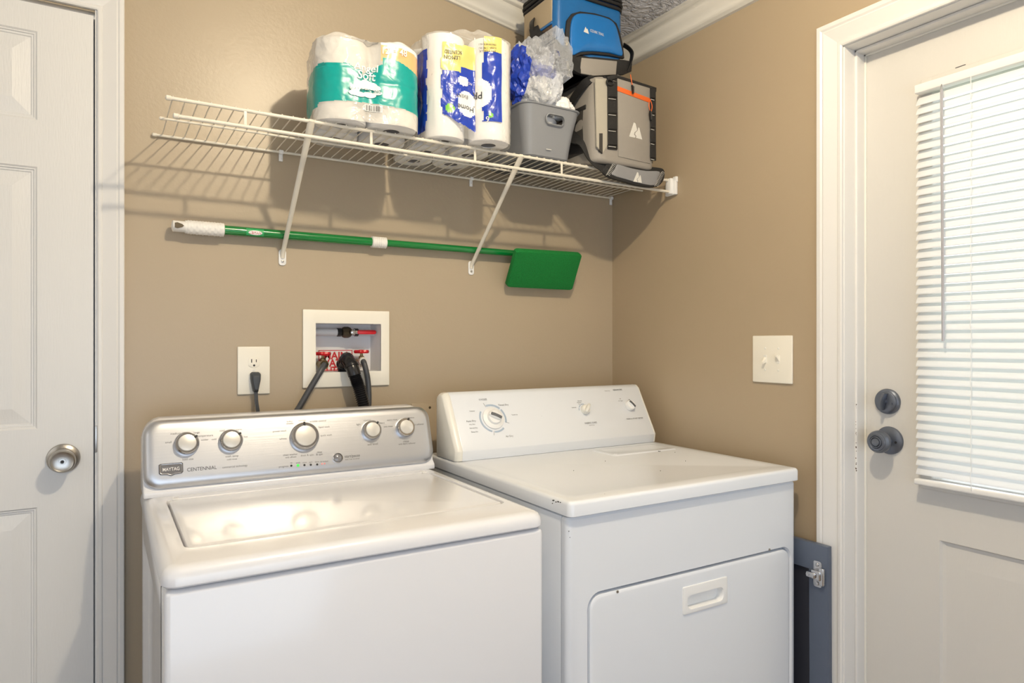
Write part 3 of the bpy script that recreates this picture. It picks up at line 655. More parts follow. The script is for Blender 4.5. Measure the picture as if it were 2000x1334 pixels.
L = []
for z, e in ((.02, .002), (.024, 0), (ds - .008, 0), (ds - .003, .003), (ds - .002, .006)):
    r = .013; pts = []
    for cx_, a0 in ((EX1 - r, 0), (EX0 + r, 90)):
        for k in range(7):
            a = R(a0 + 90 * k / 6); pts.append((cx_ + (r - e) * math.cos(a), EY + r - (r - e) * math.sin(a), z))
    pts += [(EX0 + e, EY + .0225, z), (EX1 - e, EY + .0225, z)]; L.append(pts)
m = MB(); m.loft(L); fp_ = m.build('front_panel', 'enamelD', dr_)
dx0, dx1, dz1, dz0 = .868, 1.517, H - .531, .30
def dl(e, y, r): return [((dx0 + dx1) / 2 + p[0], y, (dz0 + dz1) / 2 + p[1]) for p in rloop(dx1 - dx0 + 2 * e, dz1 - dz0 + 2 * e, r, 8)]
c = MB(); c.loft([dl(.005, EY - .003, .035), dl(.005, EY, .035), dl(.0015, EY + .006, .031), dl(.0015, EY + .018, .031)]); cut(fp_, [c])
m = MB(); m.loft([dl(-.0015, EY + .0175, .030), dl(-.0015, EY + .006, .030), dl(-.003, EY + .0015, .029), dl(-.007, EY - .0005, .026), dl(-.010, EY - .0008, .024)]); dd = m.build('door', 'enamelD', dr_)
hx0, hx1, hz0, hz1 = 1.134, 1.281, H - .6265, H - .563
hc = ((hx0 + hx1) / 2, (hz0 + hz1) / 2)
c = MB(); c.loft([[(hc[0] + p[0], y, hc[1] + p[1]) for p in rloop(hx1 - hx0 - .004, hz1 - hz0 - .004, .004)] for y in (EY - .01, EY + .016)]); cut(dd, [c])
m = MB(); m.loft([[(hc[0] + p[0], y, hc[1] + p[1]) for p in rloop(hx1 - hx0 - e, hz1 - hz0 - e, .004)] for y, e in ((EY + .016, .006), (EY - .002, .006), (EY - .002, 0), (EY - .0035, .001), (EY - .004, .003))][:1] + [[(hc[0] + p[0], y, hc[1] + p[1]) for p in rloop(hx1 - hx0 - e, hz1 - hz0 - e, .004)] for y, e in ((EY - .0006, .0055), (EY - .0007, 0), (EY - .0030, .001), (EY - .0035, .003))])
hd = m.build('handle', 'white', dd)
c = MB(); lp = lambda e, y: [(hc[0] + p[0], y, hc[1] + p[1] - .006) for p in rloop(hx1 - hx0 - .032 + e, .031 + e * .6, .013)]
c.loft([lp(.004, EY - .01), lp(.004, EY - .0035), lp(0, EY - .001), lp(-.004, EY + .0135)]); cut(hd, [c])
for u, v in ((1206, 1156), (1503, 1074)):
    m = MB(); q = at(u, v, 1, EY - .001); m.lathe([(0, 0), (.0032, 0), (.003, .0010), (0, .0012)], q + Vector((0, 0, -.002)), (0, -1, 0), 12); m.build('door_screw', 'satin', dd)
# top
m = MB(); L = []
def plan2(ix, z, r): return [((EX0 + EX1) / 2 + p[0], (EY + EYB) / 2 - .006 + p[1], z) for p in rloop(EX1 - EX0 + .004 - 2 * ix, EYB - EY + .010 - 2 * ix, r, 6)]
for ins, z in ((.003, ds), (0, ds + .002), (0, dt - .008), (.0012, dt - .004), (.004, dt - .0012), (.008, dt)): L.append(plan2(ins, z, max(.014 - ins, .006)))
m.loft(L); dtop = m.build('top_panel', 'enamelD', dr_)
c = MB(); q = lambda e, z, r: [((.842 + 1.505) / 2 + p[0], (1.165 + 1.618) / 2 + p[1], z) for p in rloop(1.505 - .842 + 2 * e, 1.618 - 1.165 + 2 * e, r, 6)]
c.loft([q(-.008, dt - .0022, .03), q(.002, dt + .0004, .04)]); cut(dtop, [c])
m = MB(); q = lambda e, z, r: [(1.376 + p[0], 1.565 + p[1], z) for p in rloop(.24 + 2 * e, .105 + 2 * e, r, 5)]
m.loft([q(.004, dt - .003, .01), q(.002, dt - .0008, .01), q(0, dt + .0012, .01), q(-.016, dt + .0020, .006), q(-.020, dt + .0006, .006)]); m.build('lint_door', 'enamelD', dtop)
m = MB(); random.seed(5)
for u, v, s_ in ((1081, 981, 2), (1088, 983, 1.4), (1094, 984, 1.1), (1079, 986, 1), (1288, 884, 1.3), (1181, 903, 1), (1180, 968, .8), (1320, 886, 1), (1290, 922, .9), (1120, 922, .7), (1340, 903, .8)):
    q = at(u, v, 2, dt - .0015)
    for k in range(3 if s_ > 1.2 else 1): m.lathe([(.0010 * s_, 0), (.0008 * s_, .0018), (0, .0018)], q + Vector((random.uniform(-1, 1), random.uniform(-1, 1), 0)) * .002 * s_, (0, 0, 1), 7, up=(0, 1, 0), fn=lambda a, h: 1 + .4 * math.sin(3 * a + 1))
for u, v, s_ in ((1288, 962, 1.5), (1187, 978, .7), (1333, 976, .6), (1112, 1040, 1.2), (1114, 1052, 1.0)):
    q = at(u, v, 1, EY - .0068 if u > 1120 else EY - .0); q.y = EY - .0068 if u > 1120 else EY + .0015
    m.lathe([(.0009 * s_, -.0005), (.0007 * s_, .0004), (0, .0004)], q, (0, -1, 0), 7)
m.build('chip_specks', 'inkd', dtop)
# console
an = math.atan2(.072, .130); dn = Vector((0, -math.cos(an), math.sin(an))); du = Vector((0, math.sin(an), math.cos(an)))
Q0 = Vector((1.17, 1.650, H - .285))
prof = [(1.646, dt + .0005), (1.642, H - .300), (1.650, H - .285), (1.650 + .072, H - .155), (1.735, H - .146), (1.755, H - .146), (1.77, H - .155), (1.77, dt + .0005)]
m = MB(); m.loft([[(x, y, z) for y, z in prof] for x in (EX0 + .022, EX1 - .012)]); dcon = m.build('console', 'enamelD', dr_, bevel=.002)
for xa, xb, sgn in ((EX0 + .0225, EX0 + .001, 1), (EX1 - .0125, EX1 - .002, -1)):
    m = MB(); L = []
    for x, e in ((xa, 0), ((xa * .4 + xb * .6), .0015), (xb + sgn * .002, .006), (xb, .010)):
        L.append([(x, y + (e if i < 4 else (-e * .3 if i > 5 else 0)), z - (e if 3 <= i <= 6 else 0)) for i, (y, z) in enumerate(prof)])
    m.loft([[(p[0], p[1] - .0008, p[2] + .0005) for p in l] for l in L]); m.build('end_cap', 'cream', dcon, bevel=.002)
DP = Q0 + dn * .0006
def df(u, v, h=0): return hit(u, v, DP, dn) + dn * h
# big timer knob
c = df(963, 819)
m = MB(); m.lathe([(.033, 0), (.033, .003), (.030, .005), (.0265, .0055), (.0235, .007), (0, .007)], c, dn, 48); kd = m.build('timer_dial', 'white', dcon)
m = MB(); m.lathe([(.0215, .006), (.0205, .012), (.019, .014), (0, .014)], c, dn, 40); kk = m.build('timer_knob', 'white', kd)
a = R(-27); dd_ = Vector((1, 0, 0)) * math.cos(a) + du * math.sin(a); ss = dn.cross(dd_)
def bar(m, c, hl, hw, h0, h1, bow=0, tp=.8):
    L = []
    for i in range(9):
        q = (i - 4) / 4; w = hw * (1 - .25 * q * q); t = h1 - (h1 - h0) * .25 * q * q
        o = c + dd_ * hl * q + ss * bow * (1 - q * q); L.append([o + ss * w + dn * h0, o + ss * w * tp + dn * t, o - ss * w * tp + dn * t, o - ss * w + dn * h0])
    m.loft(L)
m = MB(); bar(m, c, .0195, .0072, .012, .024); m.build('knob_grip', 'white', kk, bevel=.001)
m = MB(); bar(m, c, .0170, .0055, .0225, .0247, .0); m.build('knob_insert', mat('dial_grey', (96, 98, 102), .5), kk)
def arcs(c, r0, r1, spans, h=.0004):
    m = MB()
    for a0, a1 in spans:
        n = max(2, int(abs(a1 - a0) / 4)); L = []
        for i in range(n + 1):
            a = R(a0 + (a1 - a0) * i / n); d_ = Vector((1, 0, 0)) * math.cos(a) + du * math.sin(a)
            L.append([c + d_ * r0, c + d_ * r1, c + d_ * r1 + dn * h, c + d_ * r0 + dn * h])
        m.loft(L)
    return m
arcs(c, .0385, .0435, ((108, 44), (38, -22), (-50, -98), (-108, -214))).build('dial_scale', 'blueink', dcon)
arcs(c, .0385, .052, ((112, 111), (-101, -102), (-20, -21))).build('dial_ticks', 'inkl', dcon)
# fabric care knob
c2 = df(1142, 803)
m = MB(); m.lathe([(.0145, 0), (.0145, .009), (.0125, .012), (0, .013)], c2, dn, 32); k2 = m.build('fabric_knob', 'cream', dcon)
a = R(48); dd_ = Vector((1, 0, 0)) * math.cos(a) + du * math.sin(a); ss = dn.cross(dd_)
m = MB(); bar(m, c2, .0165, .0055, .009, .024); m.build('knob_grip', 'cream', k2, bevel=.001)
arcs(c2, .0190, .0215, ((150, 120), (112, 80), (180, 158))).build('dial_scale', 'blueink', dcon)
c3 = df(1229, 795)
m = MB(); m.lathe([(.0165, 0), (.0165, .010), (.015, .0125), (0, .013)], c3, dn, 32); k3 = m.build('start_knob', 'white', dcon)
a = R(-55); dd_ = Vector((1, 0, 0)) * math.cos(a) + du * math.sin(a); ss = dn.cross(dd_)
m = MB(); bar(m, c3, .0150, .0055, .010, .020); m.build('knob_grip', 'white', k3, bevel=.001)
m = MB(); bar(m, c3, .0130, .0042, .0185, .0207); m.build('knob_insert', mat('dial_grey2', (88, 90, 94), .5), k3)
m = MB(); m.lathe([(.0020, 0), (.002, .0005), (0, .0005)], df(1229, 783), dn, 10); m.build('printed_dot', 'dark', dcon)
T = []
def td(u, v, s_, b_, w=1): T.append((b_, s_, df(u, v), X_, du, 'CENTER', w))
td(943, 782.5, .0075, 'CYCLES'); td(983, 793, .0078, 'Timed Dry'); td(920, 824.5, .0078, 'Auto Dry'); td(995, 854, .0078, 'Air Dry'); td(922, 831, .005, 'Very Dry'); td(925, 838, .005, 'Normal Dry'); td(927, 845.5, .005, 'Damp Dry'); td(922, 805, .005, 'Cottons'); td(1005, 812, .005, 'Touch Up')
td(1154, 828, .0078, 'FABRIC CARE'); td(1156, 832.5, .004, 'End of Cycle'); td(1240, 819.5, .0068, 'PUSH to START DRYER'); td(1132, 785, .005, 'Normal'); td(1131, 788.5, .005, 'Medium'); td(1121, 798, .005, 'Delicate'); td(1134, 791.5, .004, 'Low Heat'); td(1212, 785, .0045, 'End Signal'); td(1211, 781, .0045, 'Off'); td(1186, 765.5, .0045, 'Heavy Duty')
D = T; T = []; text_mb(D, 'ink', dcon)
td(1206, 763.5, .0072, 'KENMORE', 1.15); D = T; T = []; text_mb(D, 'dark', dcon, name='brand_lettering')

# ================= LOOSE CABINET DOOR =================
cx1 = 1.556; cy0, cy1, cz1 = 1.047, 1.40, H - .516
cb = thing('cabinet_door', (1.55, 1.2, 0), 'blue-grey cabinet door leaning on edge between the dryer and the entry door casing', 'cabinet door')
m = MB(); fn = lambda a, b, d: Vector((cx1 + d, a, b))
grid_face(m, fn, (cy0, cy1), (0, cz1), [(cy0 + .052, cy1 - .052, .068, cz1 - .068, None)])
g = bmesh.ops.extrude_face_region(m.bm, geom=m.bm.faces[:]); bmesh.ops.translate(m.bm, verts=[x for x in g['geom'] if isinstance(x, bmesh.types.BMVert)], vec=(.018, 0, 0))
fr_ = m.build('door_frame', 'cabd', cb, bevel=.0012)
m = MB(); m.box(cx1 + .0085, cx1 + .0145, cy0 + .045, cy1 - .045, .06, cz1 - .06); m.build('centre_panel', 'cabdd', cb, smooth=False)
hy, hz = cy0 + .026, H - .590
m = MB(); m.loft([[(cx1 - d, hy + p[0], hz + p[1]) for p in rloop(.024, .066, .006)] for d in (0, .0025)])
for dz in (.024, -.024): m.lathe([(.001, .0025), (.005, .0025), (.0045, .005), (0, .0055)], (cx1, hy, hz + dz), (-1, 0, 0), 12)
hg = m.build('hinge_cup', 'chrome', cb, bevel=.0006)
m = MB(); m.box(cx1 - .016, cx1 - .002, hy - .016, hy + .010, hz - .012, hz + .012, .003); m.box(cx1 - .022, cx1 - .006, hy - .005, hy + .020, hz - .008, hz + .006, .003); m.lathe([(.004, 0), (.004, .012), (0, .012)], (cx1 - .012, hy + .014, hz), (-1, 0, 0), 10); m.box(cx1 - .012, cx1 - .002, hy - .022, hy - .010, hz - .024, hz + .020, .002)
m.build('hinge_arm', 'chrome', hg)
cb.rotation_euler = (0, R(-.35), 0)

# ================= WIRE SHELF =================
SZ = H + .5205; SX0, SX1 = .118, 1.585; YF = 1.625; YBk = DW - .006; LZ = H + .483
sh = thing('wire_shelf', (.85, 1.78, SZ), 'white coated wire shelf on two slanted braces above the washer and dryer', 'shelf')
def rod(name, y, z, x0, x1, r): 
    m = MB(); P = [(x0 - .006, y, z), (x0 - .004, y, z), (x0 + .004, y, z), (x0 + .006, y, z)] + [(x0 + (x1 - x0) * k / 8, y, z) for k in range(1, 9)]
    m.tube(P, lambda i: r * (1.35 if i < 3 else 1) * (.5 if i == 0 else 1), 12); return m.build(name, 'wire', sh)
rod('front_rod', YF, SZ, SX0 + .003, SX1, .0042); rod('lip_rod', YF - .004, LZ, .135, SX1, .0045); rod('wall_rod', YBk - .002, SZ - .003, SX0 - .006, SX1 + .002, .0036); rod('middle_rod', 1.762, SZ - .006, SX0 + .0, SX1, .0030)
m = MB(); k = 0; x = SX0 + .012
while x < SX1 - .004:
    m.tube([(x, YF - .004, SZ + .0035), (x, YF + .002, SZ + .0052), (x, YBk - .004, SZ + .0018), (x, YBk, SZ - .002)], .0015, 6); x += .0252
m.build('deck_wires', 'wire', sh)
for xx in (.276, .571, .862, 1.148, 1.437):
    m = MB(); m.box(xx - .0035, xx + .0035, YF - .0035, YF - .0005, LZ - .002, SZ + .001, .001); m.build('lip_tab', 'wire', sh)
for u in (548, 919, 1192):
    xx = at(u, 300, 1, DW).x; m = MB(); m.box(xx - .006, xx + .006, DW - .012, DW - .0005, SZ - .008, SZ + .003, .002); m.box(xx - .0055, xx + .0055, DW - .005, DW - .0005, SZ - .027, SZ - .005, .002)
    m.lathe([(.0005, 0), (.003, 0), (.002, .002), (0, .0025)], (xx, DW - .005, SZ - .019), (0, -1, 0), 10); m.build('wall_clip', 'white', sh)
m = MB(); m.box(XW - .012, XW - .0005, YF - .024, YF + .022, LZ - .010, LZ + .034, .002); m.box(XW - .022, XW - .010, YF - .014, YF + .010, LZ - .008, SZ + .006, .003); m.box(XW - .010, XW - .0005, YF - .026, YF - .010, LZ + .030, LZ + .048, .002); m.build('end_bracket', 'white', sh)
for ut, ub, vb in ((617, 547, 503), (1022, 919, 524)):
    xb = at(ub, vb, 1, DW - .004).x; zb = at(ub, vb, 1, DW - .004).z; xt = at(ut, 250, 1, YF).x - .004
    xb = xt = (xb + xt) / 2
    m = MB(); m.loft([[(xb + p[0], y, zb - .002 + p[1]) for p in rloop(.020, .044, .008)] for y in (DW - .0005, DW - .0035)])
    br = m.build('brace_foot', 'white', sh, bevel=.0008)
    m = MB(); A = Vector((xb, DW - .006, zb + .008)); B = Vector((xt, YF - .003, SZ + .002)); P = [A + Vector((0, .003, -.012)), A, A * .9 + B * .1] + [A.lerp(B, t) for t in (.4, .7, .88, .97, 1.0)]
    m.tube(P, lambda i: (.0058, .0062, .0064, .0066, .0068, .0085, .0090, .0078)[i], 12, flat=(1, .72)); m.build('brace', 'wire', sh)
    m = MB(); m.lathe([(.0005, 0), (.004, 0), (.003, .0025), (0, .003)], (xb, DW - .0035, zb - .013), (0, -1, 0), 10); m.build('screw', 'satin', br)

# ================= SCRUB BRUSH ON A POLE =================
mp = thing('long_handled_scrubber', (.65, 1.905, H + .285), 'green telescopic pole with white grip and green scrub pad, tucked behind the shelf braces', 'scrubber')
A = at(334, 443, 1, 1.90); B = at(1004, 499, 1, 1.90); B.z = A.z - .002; dir_ = (B - A).normalized()
g1 = at(438, 449, 1, 1.90).x; g2 = at(725, 478, 1, 1.90).x; g3 = at(754, 479, 1, 1.90).x
def on(x): return A + dir_ * ((x - A.x) / dir_.x)
m = MB(); m.tube([on(g1 - .02), on(g2 + .005)], .0125, 24); po = m.build('outer_tube', 'green', mp)
m = MB(); m.tube([on(g3 - .01), B + dir_ * .02], .0105, 24); m.build('inner_tube', 'green', mp)
m = MB(); n1, n2 = 90, 48; L = []
for i in range(n1):
    t = i / (n1 - 1); p = A + dir_ * (g1 - A.x) * t; row = []
    e = .0172 * (min(1, (t / .03)) ** .5 if t < .03 else 1) * (min(1, ((1 - t) / .02 + .75)) if t > .98 else 1)
    for k in range(n2):
        a = 2 * math.pi * k / n2; dim = 0
        if .30 < t < .96:
            row_ = int(i / 5); dim = .0013 * max(0, math.sin(i * math.pi / 5) ** 2 * math.cos((k + (row_ % 2) * 3) * math.pi / 3) )
        elif .25 < t <= .30: dim = -.0008
        fl = .82 if t < .25 else 1
        row.append(p + Vector((0, math.cos(a), 0)) * (e + dim) + Vector((0, 0, math.sin(a))) * (e + dim) * fl)
    L.append(row)
m.loft(L); gp = m.build('grip', 'grip', mp)
m = MB(); q = on(A.x + .016); lp = [(-.009, -.006), (-.009, .006), (-.003, .0075), (.008, .004), (.012, 0), (.008, -.004), (-.003, -.0075)]
m.loft([[q + Vector((a, -.0178 - h, b)) for a, b in lp] for h in (0, .0006)]); m.build('hang_hole', 'brassd', gp)
m = MB(); L = []
for i in range(31):
    t = i / 30; p = on(g2 + (g3 - g2) * t); e = .0158 + (.0008 * (i % 4 < 2)) - (.003 if i in (0, 30) else 0)
    L.append([p + Vector((0, math.cos(2 * math.pi * k / 24), math.sin(2 * math.pi * k / 24))) * e for k in range(24)])
m.loft(L); m.build('locking_collar', 'grip', mp)
# maker's sticker wrapped on the tube
lx = at(497, 461, 1, 1.888).x; cc = on(lx)
def onT(x, a, r=.0128): p = on(x); return p + Vector((0, -math.cos(a), math.sin(a))) * r
def patch(x0, x1, a0, a1, r, shape=None):
    m = MB(); N, K = 14, 8; rows = []
    for i in range(N + 1):
        s_ = i / N; x = x0 + (x1 - x0) * s_; w = 1 if not shape else math.sqrt(max(0.02, 1 - (2 * s_ - 1) ** 2)); am = (a0 + a1) / 2
        rows.append([onT(x, am + (a0 - am) * w + (a1 - a0) * w * k / K, r) for k in range(K + 1)])
    m.loft(rows, False, False, closed=False); return m
patch(lx - .020, lx + .024, R(-50), R(42), .0127).build('sticker', mat('bright_green_label', (40, 160, 92), .4), po)
patch(lx - .015, lx + .020, R(-40), R(14), .0129, 1).build('sticker_oval', 'white', po)
text_mb([('LIBMAN', .0105, (lx + .002, 0, 0), (1, 0, 0), (0, 0, 1), 'CENTER', .85)], 'red', po, fn=lambda p: onT(p.x, R(-13) + p.z / .0128, .0131 + .0001))
# pad
pA = Vector((1.108, 1.818, H + .288)); pB = Vector((1.366, 1.818, H + .292)); pC = Vector((1.384, 1.900, H + .180)); pD = Vector((1.122, 1.902, H + .180))
ex = (pB - pA); ey = (pD - pA); nn = ex.cross(ey).normalized(); nn = nn if nn.y < 0 else -nn
def padp(a, b, h): return pA.lerp(pB, a).lerp(pD.lerp(pC, a), b) + nn * h
m = MB(); L = []; lp = rloop(1, 1, .05, 5)
for h, s_ in ((-.009, .975), (-.008, .99), (.0, 1.0), (.008, .99), (.011, .97), (.012, .9), (.0125, .5)):
    L.append([padp(.5 + p[0] * s_ + .004 * noise.noise(Vector(p).to_3d() * 9 + Vector((h * 90, 0, 0))), .5 + p[1] * (s_ if s_ < .95 else s_ ** 1) + .008 * noise.noise(Vector(p).to_3d() * 9 + Vector((3, h * 90, 0))), h) for p in lp])
m.loft(L); m.build('scrub_pad', 'pad', mp)
m = MB(); m.loft([[padp(.5 + p[0] * .9, .5 + p[1] * .8, h) for p in rloop(1, 1, .1, 4)] for h in (-.012, -.0085)]); m.tube([B + dir_ * .0, B + dir_ * .03, padp(.30, .5, -.012)], .009, 12); m.build('pad_holder', 'green', mp)
# ================= THINGS ON THE SHELF =================
BASE = SZ + .0072
def nz(p, s): return noise.noise(Vector(p) * s)
# ---- film wrap over a set of rolls ----
def hull_loop(cs, r, n):
    """closed outline round circles of radius r at cs, resampled to n points, counter-clockwise"""
    pts = []
    for k in range(360):
        a = math.radians(k); d = Vector((math.cos(a), math.sin(a))); c = max(cs, key=lambda q: q[0] * d.x + q[1] * d.y); pts.append((Vector(c) + d * r, d))
    seg = [(pts[(i + 1) % 360][0] - pts[i][0]).length for i in range(360)]; tot = sum(seg); out = []; i = 0; acc = 0
    for k in range(n):
        t = tot * k / n
        while acc + seg[i] < t: acc += seg[i]; i += 1
        f = (t - acc) / seg[i]; p = pts[i][0].lerp(pts[(i + 1) % 360][0], f); d = pts[i][1].lerp(pts[(i + 1) % 360][1], f).normalized(); out.append((p, d))
    return out
def wrap(name, cs, r, z0, h, parent, mats, region, disp, top, n=220, k=110, ctr=None):
    loop = hull_loop(cs, r + .0025, n); ctr = ctr or sum((Vector(c) for c in cs), Vector((0, 0))) / len(cs)
    bm = bmesh.new(); rows = []
    for j in range(k + 1):
        z = z0 + h * j / k; rows.append([bm.verts.new((*(p + d * disp(p, z)), z)) for p, d in loop])
    mt = 34
    for j in range(1, mt + 1):
        s = 1 - (j / mt) ** 1.0 * .985; row = []
        for p, d in loop:
            q = ctr + (p - ctr) * s; row.append(bm.verts.new((q.x, q.y, z0 + h + top(q, 1 - s))))
        rows.append(row)
    for a, b in zip(rows, rows[1:]):
        for i in range(n):
            f = bm.faces.new((a[i], a[(i + 1) % n], b[(i + 1) % n], b[i])); c = f.calc_center_median(); f.material_index = region(c); f.smooth = True
    me = bpy.data.meshes.new(name); bm.to_mesh(me); bm.free()
    for x in mats: me.materials.append(M[x])
    return link(name, me, parent)
def roll(parent, x, y, z, r, h, cr=.021, name='roll'):
    m = MB(); P = [(cr, 0), (r - .006, 0), (r - .0015, .002), (r, .006), (r, h - .006), (r - .002, h - .002), (r - .006, h), (cr, h), (cr, h - .02), (cr, .02)]

    L = []
    for rr, hh in P + [P[0]]: L.append([(x + rr * math.cos(2 * math.pi * q / 40), y + rr * math.sin(2 * math.pi * q / 40), z + hh) for q in range(40)])
    m.loft(L, False, False); o = m.build(name, 'paper', parent)
    m = MB(); L = []
    for rr, hh in ((cr, .0015), (cr, h - .0015), (cr - .0015, h - .0015), (cr - .0015, .0015), (cr, .0015)): L.append([(x + rr * math.cos(2 * math.pi * q / 24), y + rr * math.sin(2 * math.pi * q / 24), z + hh) for q in range(24)])
    m.loft(L, False, False); m.build('core', 'core', o); return o
# toilet paper
TA = R(-8.4); tc = Vector((.5735, 1.703)); tw = Vector((math.cos(TA), math.sin(TA))); tb = Vector((-math.sin(TA), math.cos(TA)))
tp = thing('toilet_paper_pack', (tc.x, tc.y, BASE), 'teal and white film-wrapped pack of toilet paper rolls at the left of the shelf', 'toilet paper')
TR = .0635
cs = [tuple(tc + tw * a + tb * b) for a in (-TR, TR) for b in (-.060, .060)]
for q in cs:
    for lv in (0, 1): roll(tp, q[0], q[1], BASE + .002 + lv * .0985, TR - .001, .0975)
def loc(p): d = Vector((p[0], p[1])) - tc; return d.dot(tw), d.dot(tb)
def tdisp(p, z):
    a, b = loc(p); h = z - BASE; v = math.exp(-(a / .018) ** 2)
    d = -v * .010 * (.4 + .6 * (h / .2)) + .0022 * nz((p.x, p.y, z), 22) + .0012 * abs(nz((p.x, p.y, z * .6), 60))
    if h > .125 and a < .02: d += -.006 * abs(nz((p.x, p.y, z), 30)) - .012 * math.exp(-((a + .01) / .03) ** 2) * (h - .125) / .07
    d -= .0012 * math.exp(-((h - .0985) / .006) ** 2) * (1 if a > .01 else .5)
    return d
def ttop(q, s):
    a, b = loc(q); la = min(abs(a - TR), abs(a + TR)); z = .010 - .10 * la ** 1.4 * 3
    z += .012 * abs(nz((q.x, q.y, .3), 26)) + .02 * math.exp(-((a + .0) / .018) ** 2) * abs(nz((q.x, q.y, 0), 40)) - .014 * math.exp(-(a / .028) ** 2)
    return z * min(1, s * 12) 
def treg(c):
    a, b = loc(c); h = c.z - BASE
    if b > .10: return 0
    wob = .0025 * nz(c, 30)
    if a > .028 + wob * 2 and h > .205: return 4
    if a < -.12:                                   # side
        return 2 if (.03 < h < .13 and b < .02 or .05 < h < .11) else 0
    top = .133 + wob * 2 if a < -.02 else (.120 + (a + .02) * .5 if a < .03 else .150 + .012 * math.cos((a - .03) * 26))
    if -.05 < a < .0: top -= .012 * math.exp(-((a + .028) / .016) ** 2)
    if h < .046 + .003 * math.cos(a * 22) - .003: return 1
    if h < top: return 2
    if a > .026 + wob: return 3 if h < .190 + .003 * math.cos(a * 25) else 4
    return 0
wr = wrap('wrapping_film', cs, TR, BASE, .197, tp, ['milky', 'milky', 'teal', 'peach', 'fwhite'], treg, tdisp, ttop)
def ty(a, z):
    p = tc + tw * a - tb * (.060 + (TR + .0025 if abs(a) < TR else math.sqrt(max((TR + .0025) ** 2 - (abs(a) - TR) ** 2, 0)))); n = -tb
    return Vector((*(p + n * (tdisp(p, z) + .0023)), z))
FPn = Vector((-tb.x * -1, 0, 0))
def tuv(u, v):
    n = Vector((-tb.x, -tb.y, 0)); p = tc - tb * .1265; return hit(u, v, (p.x, p.y, 1), n)
def tw_fn(p): a, b = loc(p); return ty(a, p.z)
tx3 = (tw.x, tw.y, 0); T = []
def tt(u, v, s_, b_, w=1, al='CENTER', yd=(0, 0, 1)): T.append((b_, s_, tuv(u, v), tx3, yd, al, w))
tt(716, 133, .027, 'Angel', .95, yd=(.12, 0, 1)); tt(716, 150, .029, 'Soft', .95, yd=(.12, 0, 1)); tt(752, 102, .022, '12', .9); tt(771, 103, .016, '=', .8); tt(788, 106, .022, '48', .9)
D = T; T = []; text_mb(D, 'white', wr, fn=tw_fn, bold=.012)
def cloud(pts, m_):
    m = MB()
    for u, v, rx, rz in pts:
        c = tuv(u, v); a0, _ = loc(c); n = 28; L = []
        for e in (.02, .35, .7, 1.0): L.append([ty(a0 + rx * e * math.cos(2 * math.pi * k / n), c.z + rz * e * math.sin(2 * math.pi * k / n)) - Vector((tb.x, tb.y, 0)) * .0003 for k in range(n)])
        m.loft(L, True, False)
    return m
cloud([(703, 168, .016, .010), (715, 167, .014, .012), (728, 170, .012, .009), (693, 174, .012, .008), (735, 175, .011, .007), (690, 183, .011, .006), (703, 186, .014, .006), (722, 187, .016, .007), (738, 184, .010, .005)], 0).build('printed_cloud', 'fwhite', wr)
tt(713, 178.5, .0105, 'SOFT & STRONG', .95); D = [(b, s, o - Vector((tb.x, tb.y, 0)) * .002, x, y, al, w) for b, s, o, x, y, al, w in T]; T = []
text_mb(D, mat('teal_ink', (8, 110, 104), .4), wr, fn=lambda p: tw_fn(p) - Vector((tb.x, tb.y, 0)) * .0028)
m = MB(); q0 = tuv(714, 206); q1 = tuv(745, 210); a0 = loc(q0)[0]; a1 = loc(q1)[0]; zt_ = q0.z; 
L = [[ty(a0 - .002 + (a1 - a0 + .004) * i / 8, zt_ - dz) for i in range(9)] for dz in (-.001, .0145)]; m.loft(L, False, False, closed=False); bc = m.build('barcode_patch', 'fwhite', wr)
m = MB(); random.seed(3); a = a0
while a < a1:
    w = random.choice((.0005, .0008, .0014)); m.loft([[ty(a, zt_ - dz) - Vector((tb.x, tb.y, 0)) * .0004, ty(a + w, zt_ - dz) - Vector((tb.x, tb.y, 0)) * .0004] for dz in (0, .0135)], False, False, closed=False); a += w + random.choice((.0006, .001, .0014))
m.build('barcode_lines', 'dark', bc)

# ---- paper towels ----
tl = thing('paper_towel_pack', (.838, 1.74, BASE), 'clear-wrapped pack of paper towels with blue and yellow print, turned upside down on the shelf', 'paper towels')
PR = .057
cs2 = [(.779, 1.648), (.779, 1.762), (.785, 1.866), (.897, 1.612), (.897, 1.728), (.897, 1.844)]
for q in cs2: roll(tl, q[0], q[1], BASE + .002, PR - .001, .272, .0205)
def pdisp(p, z):
    h = z - BASE; front = p.y < 1.70
    d = .003 * nz((p.x * 1.6, p.y, z * .5), 26) + .0015 * abs(nz((p.x, p.y, z * .35), 70))
    if front and .78 < p.x < .893: d -= .022 * math.exp(-((p.x - .835) / .022) ** 2) * (.55 + .45 * math.sin(min(1, h / .25) * math.pi)) ; d += .004 * nz((p.x, p.y, z), 34)
    if p.x < .735: d -= .006 * abs(nz((p.x, p.y, z * .4), 35))
    return d
def ptop(q, s):
    z = .003 + .018 * abs(nz((q.x, q.y, 1.3), 22)) + .014 * math.exp(-((q.x - .838) / .03) ** 2) * (.5 + nz((q.x, q.y, 0), 40)); 
    if q.x < .80: z -= .010 * (.80 - q.x) / .06
    return z * min(1, s * 10)
